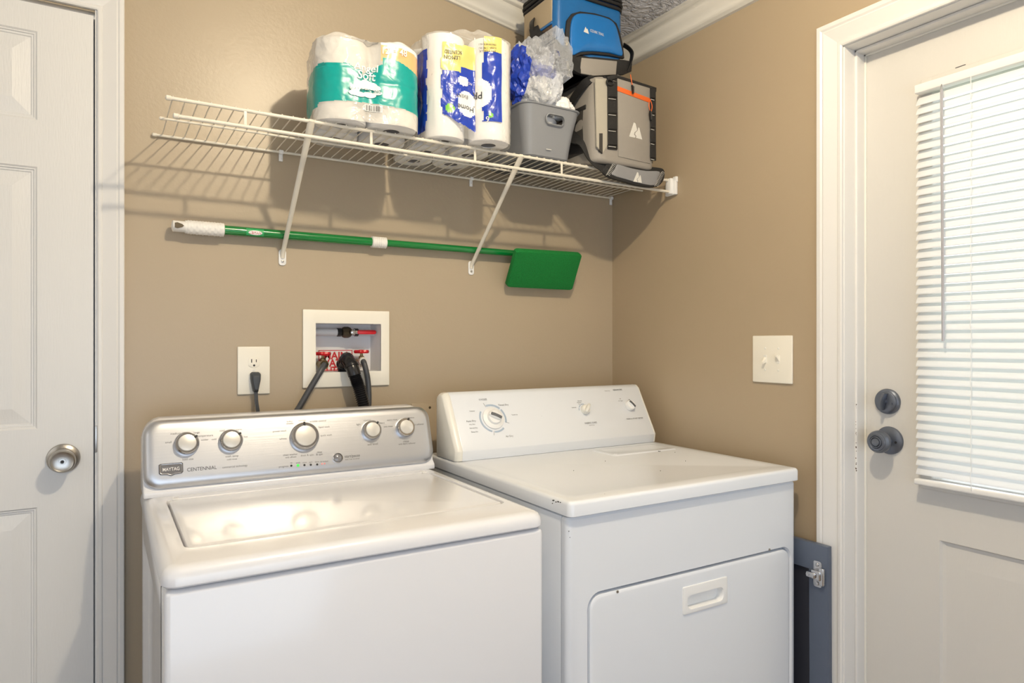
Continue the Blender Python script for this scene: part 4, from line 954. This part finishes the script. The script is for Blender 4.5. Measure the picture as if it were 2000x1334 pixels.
def preg(c):
    h = c.z - BASE; wob = .003 * nz(c, 28)
    if c.y > 1.72: return 0
    if c.x < .7245 and c.y > 1.63: return 2 if .02 < h < .235 and c.y < 1.70 else 0
    if c.y > 1.675 or c.x > .93: return 0
    if .750 + wob < c.x < .842:                                       # centre print
        lo = .062 - (c.x - .745) * .45
        if (c.x - .770) ** 2 + (h - .075) ** 2 < .0115 ** 2: return 4
        if h < lo + wob: return 0
        if h < .172 + wob + (.014 if c.x > .80 else 0):
            if ((c.x - .818) / .030) ** 2 + ((h - .092) / .034) ** 2 < 1 + wob * 60: return 3
            if ((c.x - .806) / .017) ** 2 + ((h - .150) / .013) ** 2 < 1 + wob * 60: return 3
            return 2
        if h < .243 + wob: return 1
        return 0
    if .857 < c.x < .905:
        if .050 < h < .232:
            if ((c.x - .853) / .026) ** 2 + ((h - .125) / .036) ** 2 < 1: return 3
            if (c.x - .874) ** 2 + (h - .066) ** 2 < .007 ** 2: return 4
            return 2
        if h < .272 and h > .05: return 1
    return 0
pw_ = wrap('wrapping_film', cs2, PR, BASE, .273, tl, ['clear', 'fyel', 'fblue', 'fwhite', 'fgreen'], preg, pdisp, ptop, n=260, k=120, ctr=Vector((.84, 1.74)))
lp2 = hull_loop(cs2, PR + .0025, 1400)
def py(x, z):
    best = min((q for q in lp2 if q[1].y < -.05), key=lambda q: abs(q[0].x - x)); p, d = best; return Vector((*(p + d * (pdisp(p, z) + .002)), z))
def pu(u, v, Y): return at(u, v, 1, Y)
def ptext(lines, m_): text_mb([(b, s, o, (-1, 0, 0), (0, 0, -1), 'CENTER', w) for b, s, o, w in lines], m_, pw_, fn=lambda p: py(p.x, p.z), thick=0)
ptext([('LEMON', .0135, pu(877, 119, 1.605), .9), ('SCENTED', .0135, pu(879, 109, 1.605), .75), ('Home', .020, pu(903, 216, 1.60), .9), ('EVERY', .013, pu(896, 194, 1.60), .9), ('PR', .026, pu(939, 181, 1.555), .8), ('NOW 2 MORE', .0075, pu(954, 94, 1.555), .9), ('STRONGER ROLLS', .0062, pu(954, 87, 1.555), .85), ('PRICE VALUE', .0075, pu(954, 100, 1.555), .9)], 'inkd')
ptext([('6', .020, pu(954, 233, 1.555), 1), ('PICK-A-SIZE', .008, pu(902, 166, 1.60), .9)], 'white')

# ---- grey bin ----
bn = thing('storage_bin', (1.112, 1.745, BASE), 'grey plastic storage bin with a handle slot, holding crumpled plastic wrap', 'bin')
def bl_(z, e=0, o=0):
    h = z / .147; f = h + .10 * math.sin(h * math.pi) * -1
    x0 = 1.036 - .028 * f + e; x1 = 1.190 + .024 * f - e; y0 = 1.637 - .030 * f + e; y1 = 1.866 + .024 * f - e; r = .026 + .010 * f - e * .5
    return [((x0 + x1) / 2 + p[0], (y0 + y1) / 2 + p[1], BASE + z + o) for p in rloop(x1 - x0, y1 - y0, r, 8)]
m = MB(); L = [bl_(.004, .004)] + [bl_(z) for z in (.008, .03, .06, .09, .12, .138, .143)] + [bl_(.1435, -.003), bl_(.147, -.0035), bl_(.148, -.001), bl_(.146, .002)] + [bl_(z, .003) for z in (.13, .10, .06, .02, .009)]
m.loft(L); bo = m.build('bin_body', 'bin', bn)
hc_ = at(1084.5, 236, 1, 1.612); c = MB()
c.loft([[(hc_.x + p[0], y, hc_.z + p[1]) for p in rloop(.062, .026, .0125, 6)] for y in (1.58, 1.66)]); cut(bo, [c])
m = MB(); lpo = rloop(.067, .031, .0150, 6); lpi = rloop(.061, .025, .0120, 6); L = []
for lp_, yy in ((lpi, 0), (lpo, 0), (lpo, -.0035), (lpi, -.0045), (lpi, 0)): L.append([(hc_.x + p[0], 1.6135 + yy - p[1] * .16, hc_.z + p[1]) for p in lp_])
m.loft(L, False, False); m.build('handle_rim', 'bin', bo)
m = MB(); m.loft([bl_(-.0, .010), bl_(.006, .003)]); m.build('bin_base', 'bind', bn)
q = at(1071, 294, 1, 1.6295); m = MB(); m.prism([q + Vector((-.008, 0, .0008)), q + Vector((.010, 0, .0008)), q + Vector((.010, 0, -.0008)), q + Vector((-.008, 0, -.0008))], (0, -1, 0), .0018); m.build('moulded_mark', 'refl', bo)
# roll lying in the bin
rl = thing('paper_towel_roll', (1.112, 1.692, BASE + .0095), 'white paper roll standing in the grey bin, seen through its handle slot', 'paper towels')
m = MB(); m.lathe([(.018, 0), (.051, 0), (.054, .004), (.054, .112), (.051, .116), (.018, .116)], (1.112, 1.692, BASE + .0095), (0, 0, 1), 40, up=(0, 1, 0)); m.build('roll', 'paper', rl)
m = MB(); m.lathe([(.0178, .112), (.0178, .118), (.0165, .118), (.0165, .112)], (1.112, 1.692, BASE + .0095), (0, 0, 1), 24, up=(0, 1, 0)); m.build('core', 'core', rl)
# crumpled bag
def crumple(name, c, rad, m_, parent, amp, seed, sub=5, fn=None, fm=None):
    bm = bmesh.new(); bmesh.ops.create_icosphere(bm, subdivisions=sub, radius=1)
    for v in bm.verts:
        d = v.co.copy(); s = Vector((seed, seed * .7, 0))
        k = 1 + amp * (.9 * nz(d + s, 1.6) + .55 * (1 - 2 * abs(nz(d + s, 3.1))) + .28 * (1 - 2 * abs(nz(d + s, 6.5))) + .14 * nz(d, 14) - .35)
        v.co = Vector(c) + Vector((d.x * rad[0], d.y * rad[1], d.z * rad[2])) * k
        if fn: v.co = fn(v.co)
    for f in bm.faces:
        f.smooth = False
        if fm: f.material_index = fm(f.calc_center_median())
    me = bpy.data.meshes.new(name); bm.to_mesh(me); bm.free()
    for x in (m_ if isinstance(m_, list) else [m_]): me.materials.append(M[x])
    return link(name, me, parent)
M['crinkle'] = film('crinkled_film', (222, 226, 232), .30, .10, 1.0, 45)
M['frost'] = mat('frosted_wrap', (214, 218, 226), .35, bump=.6, bscale=60)
pbg = thing('plastic_bag', (1.11, 1.72, BASE + .14), 'crumpled clear and blue plastic packaging piled in the top of the grey bin', 'plastic bag')
def keep(p):     # stay inside the bin below its rim
    if p.z < BASE + .150: p.x = min(max(p.x, 1.022), 1.188); p.y = min(max(p.y, 1.622), 1.86)
    p.z = max(p.z, BASE + .128)
    if p.x > 1.095 and p.z > H + .765: p.y = min(p.y, 1.600 - .2 * (p.z - H - .765))
    p.x = min(p.x, 1.222); return p
crumple('film', (1.082, 1.665, BASE + .232), (.078, .080, .112), ['crinkle', 'fblue'], pbg, .30, 3.1, 5, keep, lambda c: 1 if c.x < 1.026 + .012 * nz(c, 20) else 0)
crumple('inner_wrap', (1.095, 1.665, BASE + .215), (.062, .060, .075), ['frost', 'fblue', 'fwhite'], pbg, .34, 8.4, 4, keep, lambda c: 1 if nz(c, 16) > .25 else (2 if nz(c, 11) < -.15 else 0))
crumple('paper_lump', (1.165, 1.650, BASE + .158), (.040, .030, .034), 'paper', pbg, .22, 5.2, 4, keep)

# ---- soft bags ----
def soft(name, x0, x1, y0, y1, z0, z1, r, rt, m_, parent, bulge=.004, amp=.002, taper=0, nn_=9, seg=10):
    m = MB(); L = []; zs_ = []
    for k in range(5): a = k / 4 * math.pi / 2; zs_.append((z0 + rt * (1 - math.sin(a)), rt * (1 - math.cos(a))))
    zs_ = [(z0 + rt - rt * math.cos(k / 4 * math.pi / 2), rt - rt * math.sin(k / 4 * math.pi / 2)) for k in range(5)]
    zs_ += [(z0 + rt + (z1 - z0 - 2 * rt) * k / 12, 0) for k in range(1, 12)]
    zs_ += [(z1 - rt + rt * math.sin(k / 4 * math.pi / 2), rt - rt * math.cos(k / 4 * math.pi / 2)) for k in range(5)]
    base_ = []
    lp = rloop(x1 - x0, y1 - y0, r, seg); full = []
    for i in range(len(lp)):
        a, b = Vector(lp[i]), Vector(lp[(i + 1) % len(lp)]); n = max(1, int((b - a).length / .012)); full += [a.lerp(b, k / n) for k in range(n)]
    for z, e in zs_:
        t = (z - z0) / (z1 - z0); s = 1 + taper * (t - .5); row = []
        for p in full:
            k = max(abs(p.x) / ((x1 - x0) / 2), abs(p.y) / ((y1 - y0) / 2)); hx, hy = (x1 - x0) / 2, (y1 - y0) / 2
            q = Vector((p.x * (hx * s - e) / hx, p.y * (hy - e) / hy)); w = bulge * math.sin(math.pi * t)
            side = p.x / hx
            q.x += w * (side if abs(side) > .8 else 0); n = amp * nz((p.x, p.y, z), 14)
            row.append(((x0 + x1) / 2 + q.x + n, (y0 + y1) / 2 + q.y + (n if p.y > 0 else n * .3), z))
        L.append(row)
    m.loft(L); return m.build(name, m_, parent)
def z6(x, y, ax_, val): return at(960 + x / 3.511, y / 3.511, ax_, val)
def flat(name, pts, ax_, val, d, m_, parent, bevel=0, sm=True, rnd=0):
    """shape on a bag's face: outline read on the plane (axis, val), thickness d outwards (towards -axis)"""
    P = [z6(x, y, ax_, val) for x, y in pts]
    if rnd: P = catmull(P + [P[0]], rnd)[:-1]
    n = Vector((0, 0, 0)); n[ax_] = -1; m = MB(); m.prism([p + n * -.004 for p in P], n, d + .004); return m.build(name, m_, parent, bevel=bevel)
# grey cooler
GY = 1.575; gx0, gx1 = 1.236, 1.476
gc = thing('grey_cooler_bag', ((gx0 + gx1) / 2, 1.72, BASE), 'tall grey cooler bag with orange zip, at the right end of the shelf', 'cooler bag')
gb = soft('body', gx0, gx1, GY, 1.862, BASE, H + .783, .036, .012, 'greyfab', gc, .004, .002)
GP = GY - .0015
flat('corner_panel', [(712, 545), (792, 552), (795, 1000), (760, 1060), (722, 1010)], 1, GP, .0004, 'greyfab2', gb)
flat('reflective_tab', [(738, 922), (760, 922), (760, 1060), (738, 1040)], 1, GP, .0016, 'darkfab', gb)
for nm, xs_, ya, yb_, ns in (('webbing', (796, 858), 560, 1035, (685, 795, 905, 1012)), ('webbing', (1087, 1122), 610, 1110, (690, 795, 895, 995, 1100))):
    w_ = flat(nm, [(xs_[0], ya), (xs_[1], ya + 8), (xs_[1] + 2, yb_), (xs_[0], yb_ - 6)], 1, GP, .0035, 'webg', gc, .001)
    m = MB()
    for y in ns:
        a, b = z6(xs_[0] + 6, y - 2, 1, GP - .0045), z6(xs_[1] - 6, y + 4, 1, GP - .0045); m.tube([a, b], .0009, 6)
    m.build('stitching', 'refl', w_)
    m = MB()
    for a_, b_ in zip([ya] + list(ns), ns):
        p = [z6(x, y, 1, GP - .0035) for x, y in ((xs_[0], a_ + 8), (xs_[1], a_ + 12), (xs_[1], b_ - 6), (xs_[0], b_ - 10))]; mid = (p[0] + p[2]) / 2
        m.loft([p, [mid + (q - mid) * .9 + Vector((0, -.0035, 0)) for q in p]])
    m.build('webbing_loop', 'web', w_)
flat('front_pocket', [(862, 520), (1085, 600), (1088, 1130), (870, 1080)], 1, GP, .0012, 'greyfab', gc, .0008)
flat('zip_band', [(862, 598), (1084, 682), (1082, 712), (860, 630)], 1, GP - .001, .0022, 'orange', gc, .0008)
zp = z6(955, 505, 1, GP - .006); 
m = MB(); m.tube(catmull([z6(953, 520, 1, GP - .005), z6(957, 545, 1, GP - .009), z6(966, 595, 1, GP - .009)], 5), .0014, 8); zc = m.build('zip_cord', 'orange', gc)
m = MB(); m.tube([z6(962, 590, 1, GP - .010), z6(970, 605, 1, GP - .010), z6(971, 648, 1, GP - .010)], lambda i: (.003, .006, .0045)[i], 10, flat=(1, .6)); m.build('zip_pull', 'webg', zc)
m = MB(); m.tube(catmull([z6(1086, 688, 1, GP - .005), z6(1080, 735, 1, GP - .008), z6(1092, 780, 1, GP - .008)], 5), .0013, 8); m.tube(catmull([z6(1088, 690, 1, GP - .005), z6(1101, 735, 1, GP - .008), z6(1094, 780, 1, GP - .008)], 5), .0013, 8); zc = m.build('zip_cord', 'orange', gc)
m = MB(); m.tube([z6(1088, 765, 1, GP - .010), z6(1090, 785, 1, GP - .010), z6(1093, 830, 1, GP - .010)], lambda i: (.003, .0065, .0045)[i], 10, flat=(1, .6)); m.build('zip_pull', 'webg', zc)
m = MB(); P = []
for k in range(15):
    a = R(180 * k / 14); P.append(Vector((gx1 - .030 + .028 * math.sin(a) if False else 0, 0, 0)))
zt2 = H + .775
m.tube(catmull([(gx0 + .03, GY + .004, zt2 + .004), (1.40, GY + .002, zt2 + .004), (gx1 - .022, GY + .003, zt2), (gx1 - .006, GY + .012, zt2 - .014), (gx1 - .002, GY + .020, zt2 - .06), (gx1, GY + .025, BASE + .03)], 8), .0042, 10)
m.build('black_piping', 'web', gc)
m = MB(); m.tube(catmull([(gx0 + .010, GY + .02, zt2 + .004), (gx0, GY + .06, zt2 + .006), (gx0, 1.84, zt2 + .006)], 6), .0042, 10); m.build('black_piping', 'web', gc)
flat('top_binding', [(790, 532), (850, 520), (1128, 610), (1126, 640), (1085, 612), (862, 545), (795, 560)], 1, GP, .0030, 'web', gc, .001)
d_ = z6(812, 572, 1, GP - .008); m = MB(); m.tube([d_ + Vector((.012 * math.cos(2 * math.pi * k / 24), -.0, .008 * math.sin(2 * math.pi * k / 24))) for k in range(25)], .0028, 8); m.build('d_ring', 'webg', gc)
def mountain(P, u_, w_, s, m_, parent, nrm):
    """two-peak mark"""
    a = [(-.5, -.45), (-.12, .50), (.02, .46), (.16, .06), (.10, .00), (-.06, -.12), (-.10, -.28), (.02, -.34), (-.02, -.45)]
    b = [(.06, -.45), (.10, -.32), (-.02, -.24), (.02, -.12), (.20, .04), (.26, .25), (.34, .22), (.58, -.48)]
    m = MB(); P = Vector(P); u_ = Vector(u_); w_ = Vector(w_)
    for sh_ in (a, b): m.prism([P + u_ * x * s + w_ * y * s for x, y in sh_], nrm, .0006)
    return m.build('printed_logo', m_, parent, smooth=False)
c_ = z6(985, 903, 1, GP - .0016); mountain(c_, (1, 0, 0), (0, 0, 1), .048, 'refl', gc, (0, -1, 0))
# left side panels (plane x = gx0)
m = MB(); m.box(gx0 - .005, gx0 + .004, GY + .055, 1.845, BASE + .035, H + .700, .002); sp_ = m.build('side_pocket', 'darkfab', gc)
m = MB(); m.box(gx0 - .006, gx0 + .003, GY + .042, 1.85, H + .690, H + .704, .002); m.build('pocket_binding', 'web', sp_)
m = MB(); m.strip(catmull([(gx0 + .010, 1.60, zt2 + .004), (gx0 - .010, 1.62, zt2 - .012), (gx0 - .016, 1.66, zt2 - .040), (gx0 - .018, 1.70, zt2 - .075), (gx0 - .010, 1.74, zt2 - .10)], 6), .030, .004, (0, .5, .8)); m.build('carry_handle', 'web', gc)
# shoulder strap and its pad: hangs over the front edge of the shelf
PYs = 1.588
m = MB(); m.strip(catmull([(gx0 - .014, 1.80, H + .70), (gx0 - .014, 1.73, H + .66), (gx0 - .014, 1.66, H + .615), z6(640, 985, 1, 1.625), z6(700, 1085, 1, 1.604), z6(780, 1150, 1, 1.592), z6(830, 1175, 1, 1.590)], 8), lambda i: .052 - .006 * math.sin(i / 48 * math.pi), .003, lambda i: (.25, .6, .75) if i < 22 else (.75, .1, .65)); st_ = m.build('shoulder_strap', 'web', gc)
def strap_pt(x, y, h=0):
    p = z6(x, y, 1, PYs); t = (x - 960) / 210; p.y += .004 * t * t - h; return p
def pad(pts, h0, h1, mm, parent, name, rnd=4, shrink=.94):
    P = [Vector((x, y, 0)) for x, y in pts]
    if rnd: P = catmull(P + [P[0]], rnd)[:-1]
    c = sum(P, Vector()) / len(P); m = MB(); L = []
    for s, h in ((1, h0), (1, h1 * .7 + h0 * .3), (shrink + .03, h1), (shrink - .08, h1 + .0005)): L.append([strap_pt(*(c + (p - c) * s).to_2d(), h) for p in P])
    m.loft(L); return m.build(name, mm, parent)
sp2 = pad([(758, 1180), (800, 1115), (832, 1083), (900, 1112), (1010, 1145), (1120, 1155), (1180, 1168), (1188, 1215), (1165, 1265), (1110, 1292), (1000, 1283), (900, 1256), (800, 1222)], -.003, .006, 'web', st_, 'strap_pad')
gp2 = pad([(852, 1135), (950, 1165), (1050, 1182), (1146, 1186), (1132, 1235), (1112, 1280), (1010, 1268), (920, 1243), (818, 1208), (836, 1170)], .004, .0085, 'strapg', sp2, 'pad_cover', 3)
m = MB()
for x0_, y0_, x1_, y1_, n in ((838, 1122, 790, 1208, 11), (1168, 1190, 1122, 1282, 11)):
    for i in range(n):
        t = i / (n - 1); x = x0_ + (x1_ - x0_) * t; y = y0_ + (y1_ - y0_) * t; m.tube([strap_pt(x - 13, y + 3, .0078), strap_pt(x, y - 5, .0080), strap_pt(x + 13, y + 7, .0078)], .0006, 5)
m.build('stitched_chevrons', 'refl', sp2)
c_ = strap_pt(988, 1228, .0092); mountain(c_, (1, 0, .02), (.12, 0, 1), .032, 'refl', gp2, (0, -1, 0))
flat('pad_flap', [(878, 1095), (960, 1112), (1060, 1130), (1070, 1150), (960, 1140), (880, 1120)], 1, 1.582, .003, 'webg', st_, .001)

# blue cooler
BY = 1.618; bx0, bx1 = 1.128, 1.374; bz0, bz1 = H + .7915, H + 1.028
bc_ = thing('blue_cooler_bag', ((bx0 + bx1) / 2, 1.71, bz0), 'blue and black cooler bag with front pocket, on top of the grey cooler bag', 'cooler bag')
bb = soft('body', bx0, bx1, BY, 1.805, bz0, bz1, .022, .012, 'bagblue', bc_, .003, .002, taper=.04)
BP = BY - .0015
soft('base_panel', bx0 - .003, bx1 + .002, BY - .002, 1.808, bz0, bz0 + .062, .024, .012, 'web', bc_, .002, .001)
# lid with black zips
for i, (z_, e) in enumerate(((bz1 - .010, .003), (bz1 + .003, .005), (bz1 + .016, .004))):
    m = MB(); lp = rloop(bx1 - bx0 + 2 * e, 1.805 - BY + 2 * e, .028, 8); P = [Vector(((bx0 + bx1) / 2 + p[0], (BY + 1.805) / 2 + p[1], z_)) for p in lp]; P.append(P[0]); P.append(P[1]); m.tube(P, .0052, 10, False); m.build('lid_zip', 'web', bc_)
m = MB(); L = []
for e, z_ in ((0, bz1 - .006), (0, bz1 + .020), (.010, bz1 + .026)): L.append([((bx0 + bx1) / 2 + p[0], (BY + 1.805) / 2 + p[1], z_) for p in rloop(bx1 - bx0 - 2 * e, 1.805 - BY - 2 * e, .026, 8)])
m.loft(L); m.build('lid', 'navy', bc_)
frame_pts = [(503, 345), (502, 240), (512, 150), (545, 105), (600, 90), (700, 103), (800, 132), (850, 172), (872, 230), (893, 320), (903, 412), (800, 392), (680, 380), (600, 388), (560, 408), (520, 392)]
pk = flat('front_pocket', frame_pts, 1, BP, .0060, 'web', bc_, .001)
inner = [(527, 345), (528, 235), (538, 155), (560, 118), (605, 106), (700, 117), (795, 146), (836, 184), (855, 235), (875, 320), (885, 396), (800, 378), (680, 366), (600, 372), (560, 390), (540, 385)]
P = [z6(x, y, 1, BP) for x, y in inner]; c_ = sum(P, Vector()) / len(P); m = MB(); L = []
for s, h in ((1, .004), (.985, .0095), (.93, .0120), (.75, .0140), (.45, .0150), (.15, .0152)): L.append([c_ + (p - c_) * s + Vector((0, -h - (.0015 * nz(c_ + (p - c_) * s, 30) if s < .9 else 0), 0)) for p in catmull(P + [P[0]], 3)[:-1]])
m.loft(L); m.build('pocket_panel', 'bagpocket', pk)
m = MB(); m.tube([z6(515, 285, 1, BP - .008), z6(514, 300, 1, BP - .011), z6(512, 322, 1, BP - .010)], lambda i: (.0018, .0030, .0022)[i], 8, flat=(1, .5)); m.build('zip_pull', 'brass', pk)
lg = z6(648, 216, 1, BP - .0150); 
m = MB(); m.prism([lg + Vector(q) for q in ((-.009, 0, -.006), (-.002, 0, .010), (.002, 0, .004), (.005, 0, .006), (.010, 0, -.008))], (0, -1, 0), .0008); lgo = m.build('printed_logo', 'refl', pk, smooth=False)
text_mb([('OZARK TRAIL', .0115, z6(676, 216, 1, BP - .0158), (1, 0, -.03), (0, 0, 1), 'LEFT', .72)], 'refl', pk, name='brand_lettering')
flat('foot_band', [(548, 400), (610, 402), (700, 400), (905, 420), (960, 432), (955, 500), (900, 522), (700, 530), (600, 512), (556, 470)], 1, BP - .002, .004, 'web', bc_, .0015)
flat('grey_foot_panel', [(616, 404), (858, 428), (850, 520), (700, 528), (602, 510)], 1, BP - .0062, .0025, 'greyfab', bc_, .001)
# left side (plane x = bx0)
def sx(y, z, h=.0): return Vector((bx0 - h, y, z))
m = MB(); m.box(bx0 - .006, bx0 + .004, BY + .020, 1.790, bz0 + .010, H + .925, .003); mp_ = m.build('mesh_pocket', 'mesh', bc_)
m = MB(); m.box(bx0 - .0075, bx0 + .003, BY + .018, 1.792, H + .925, H + .933, .002); m.build('pocket_piping', 'bagblue', mp_)
m = MB(); m.box(bx0 - .005, bx0 + .004, BY + .020, 1.790, H + .935, bz1 - .016, .002); m.build('side_panel', 'tan', bc_)
m = MB(); m.strip(catmull([sx(1.735, H + .975, .009), sx(1.725, H + .955, .018), sx(1.725, H + .925, .016), sx(1.735, H + .90, .011), sx(1.74, H + .86, .010)], 6), .020, .004, (0, 1, 0)); m.build('side_ring_tab', 'webg', bc_)
m = MB(); m.strip(catmull([sx(1.72, H + .945, .014), sx(1.70, H + .915, .018), sx(1.66, H + .885, .016), sx(1.628, H + .862, .010), z6(520, 410, 1, BP - .012), z6(556, 440, 1, BP - .010), z6(610, 470, 1, BP - .006)], 7), lambda i: .030 + .014 * min(1, i / 30), .003, (.35, .2, .9)); m.build('shoulder_strap', 'web', bc_)
m = MB(); m.strip(catmull([z6(905, 315, 1, BP + .01), z6(940, 338, 1, BP - .002), z6(962, 370, 1, BP - .004), z6(958, 415, 1, BP - .006), z6(940, 465, 1, BP - .004), z6(925, 498, 1, BP)], 7), .016, .003, (.1, 1, 0)); m.build('side_strap_loop', 'webg', bc_)
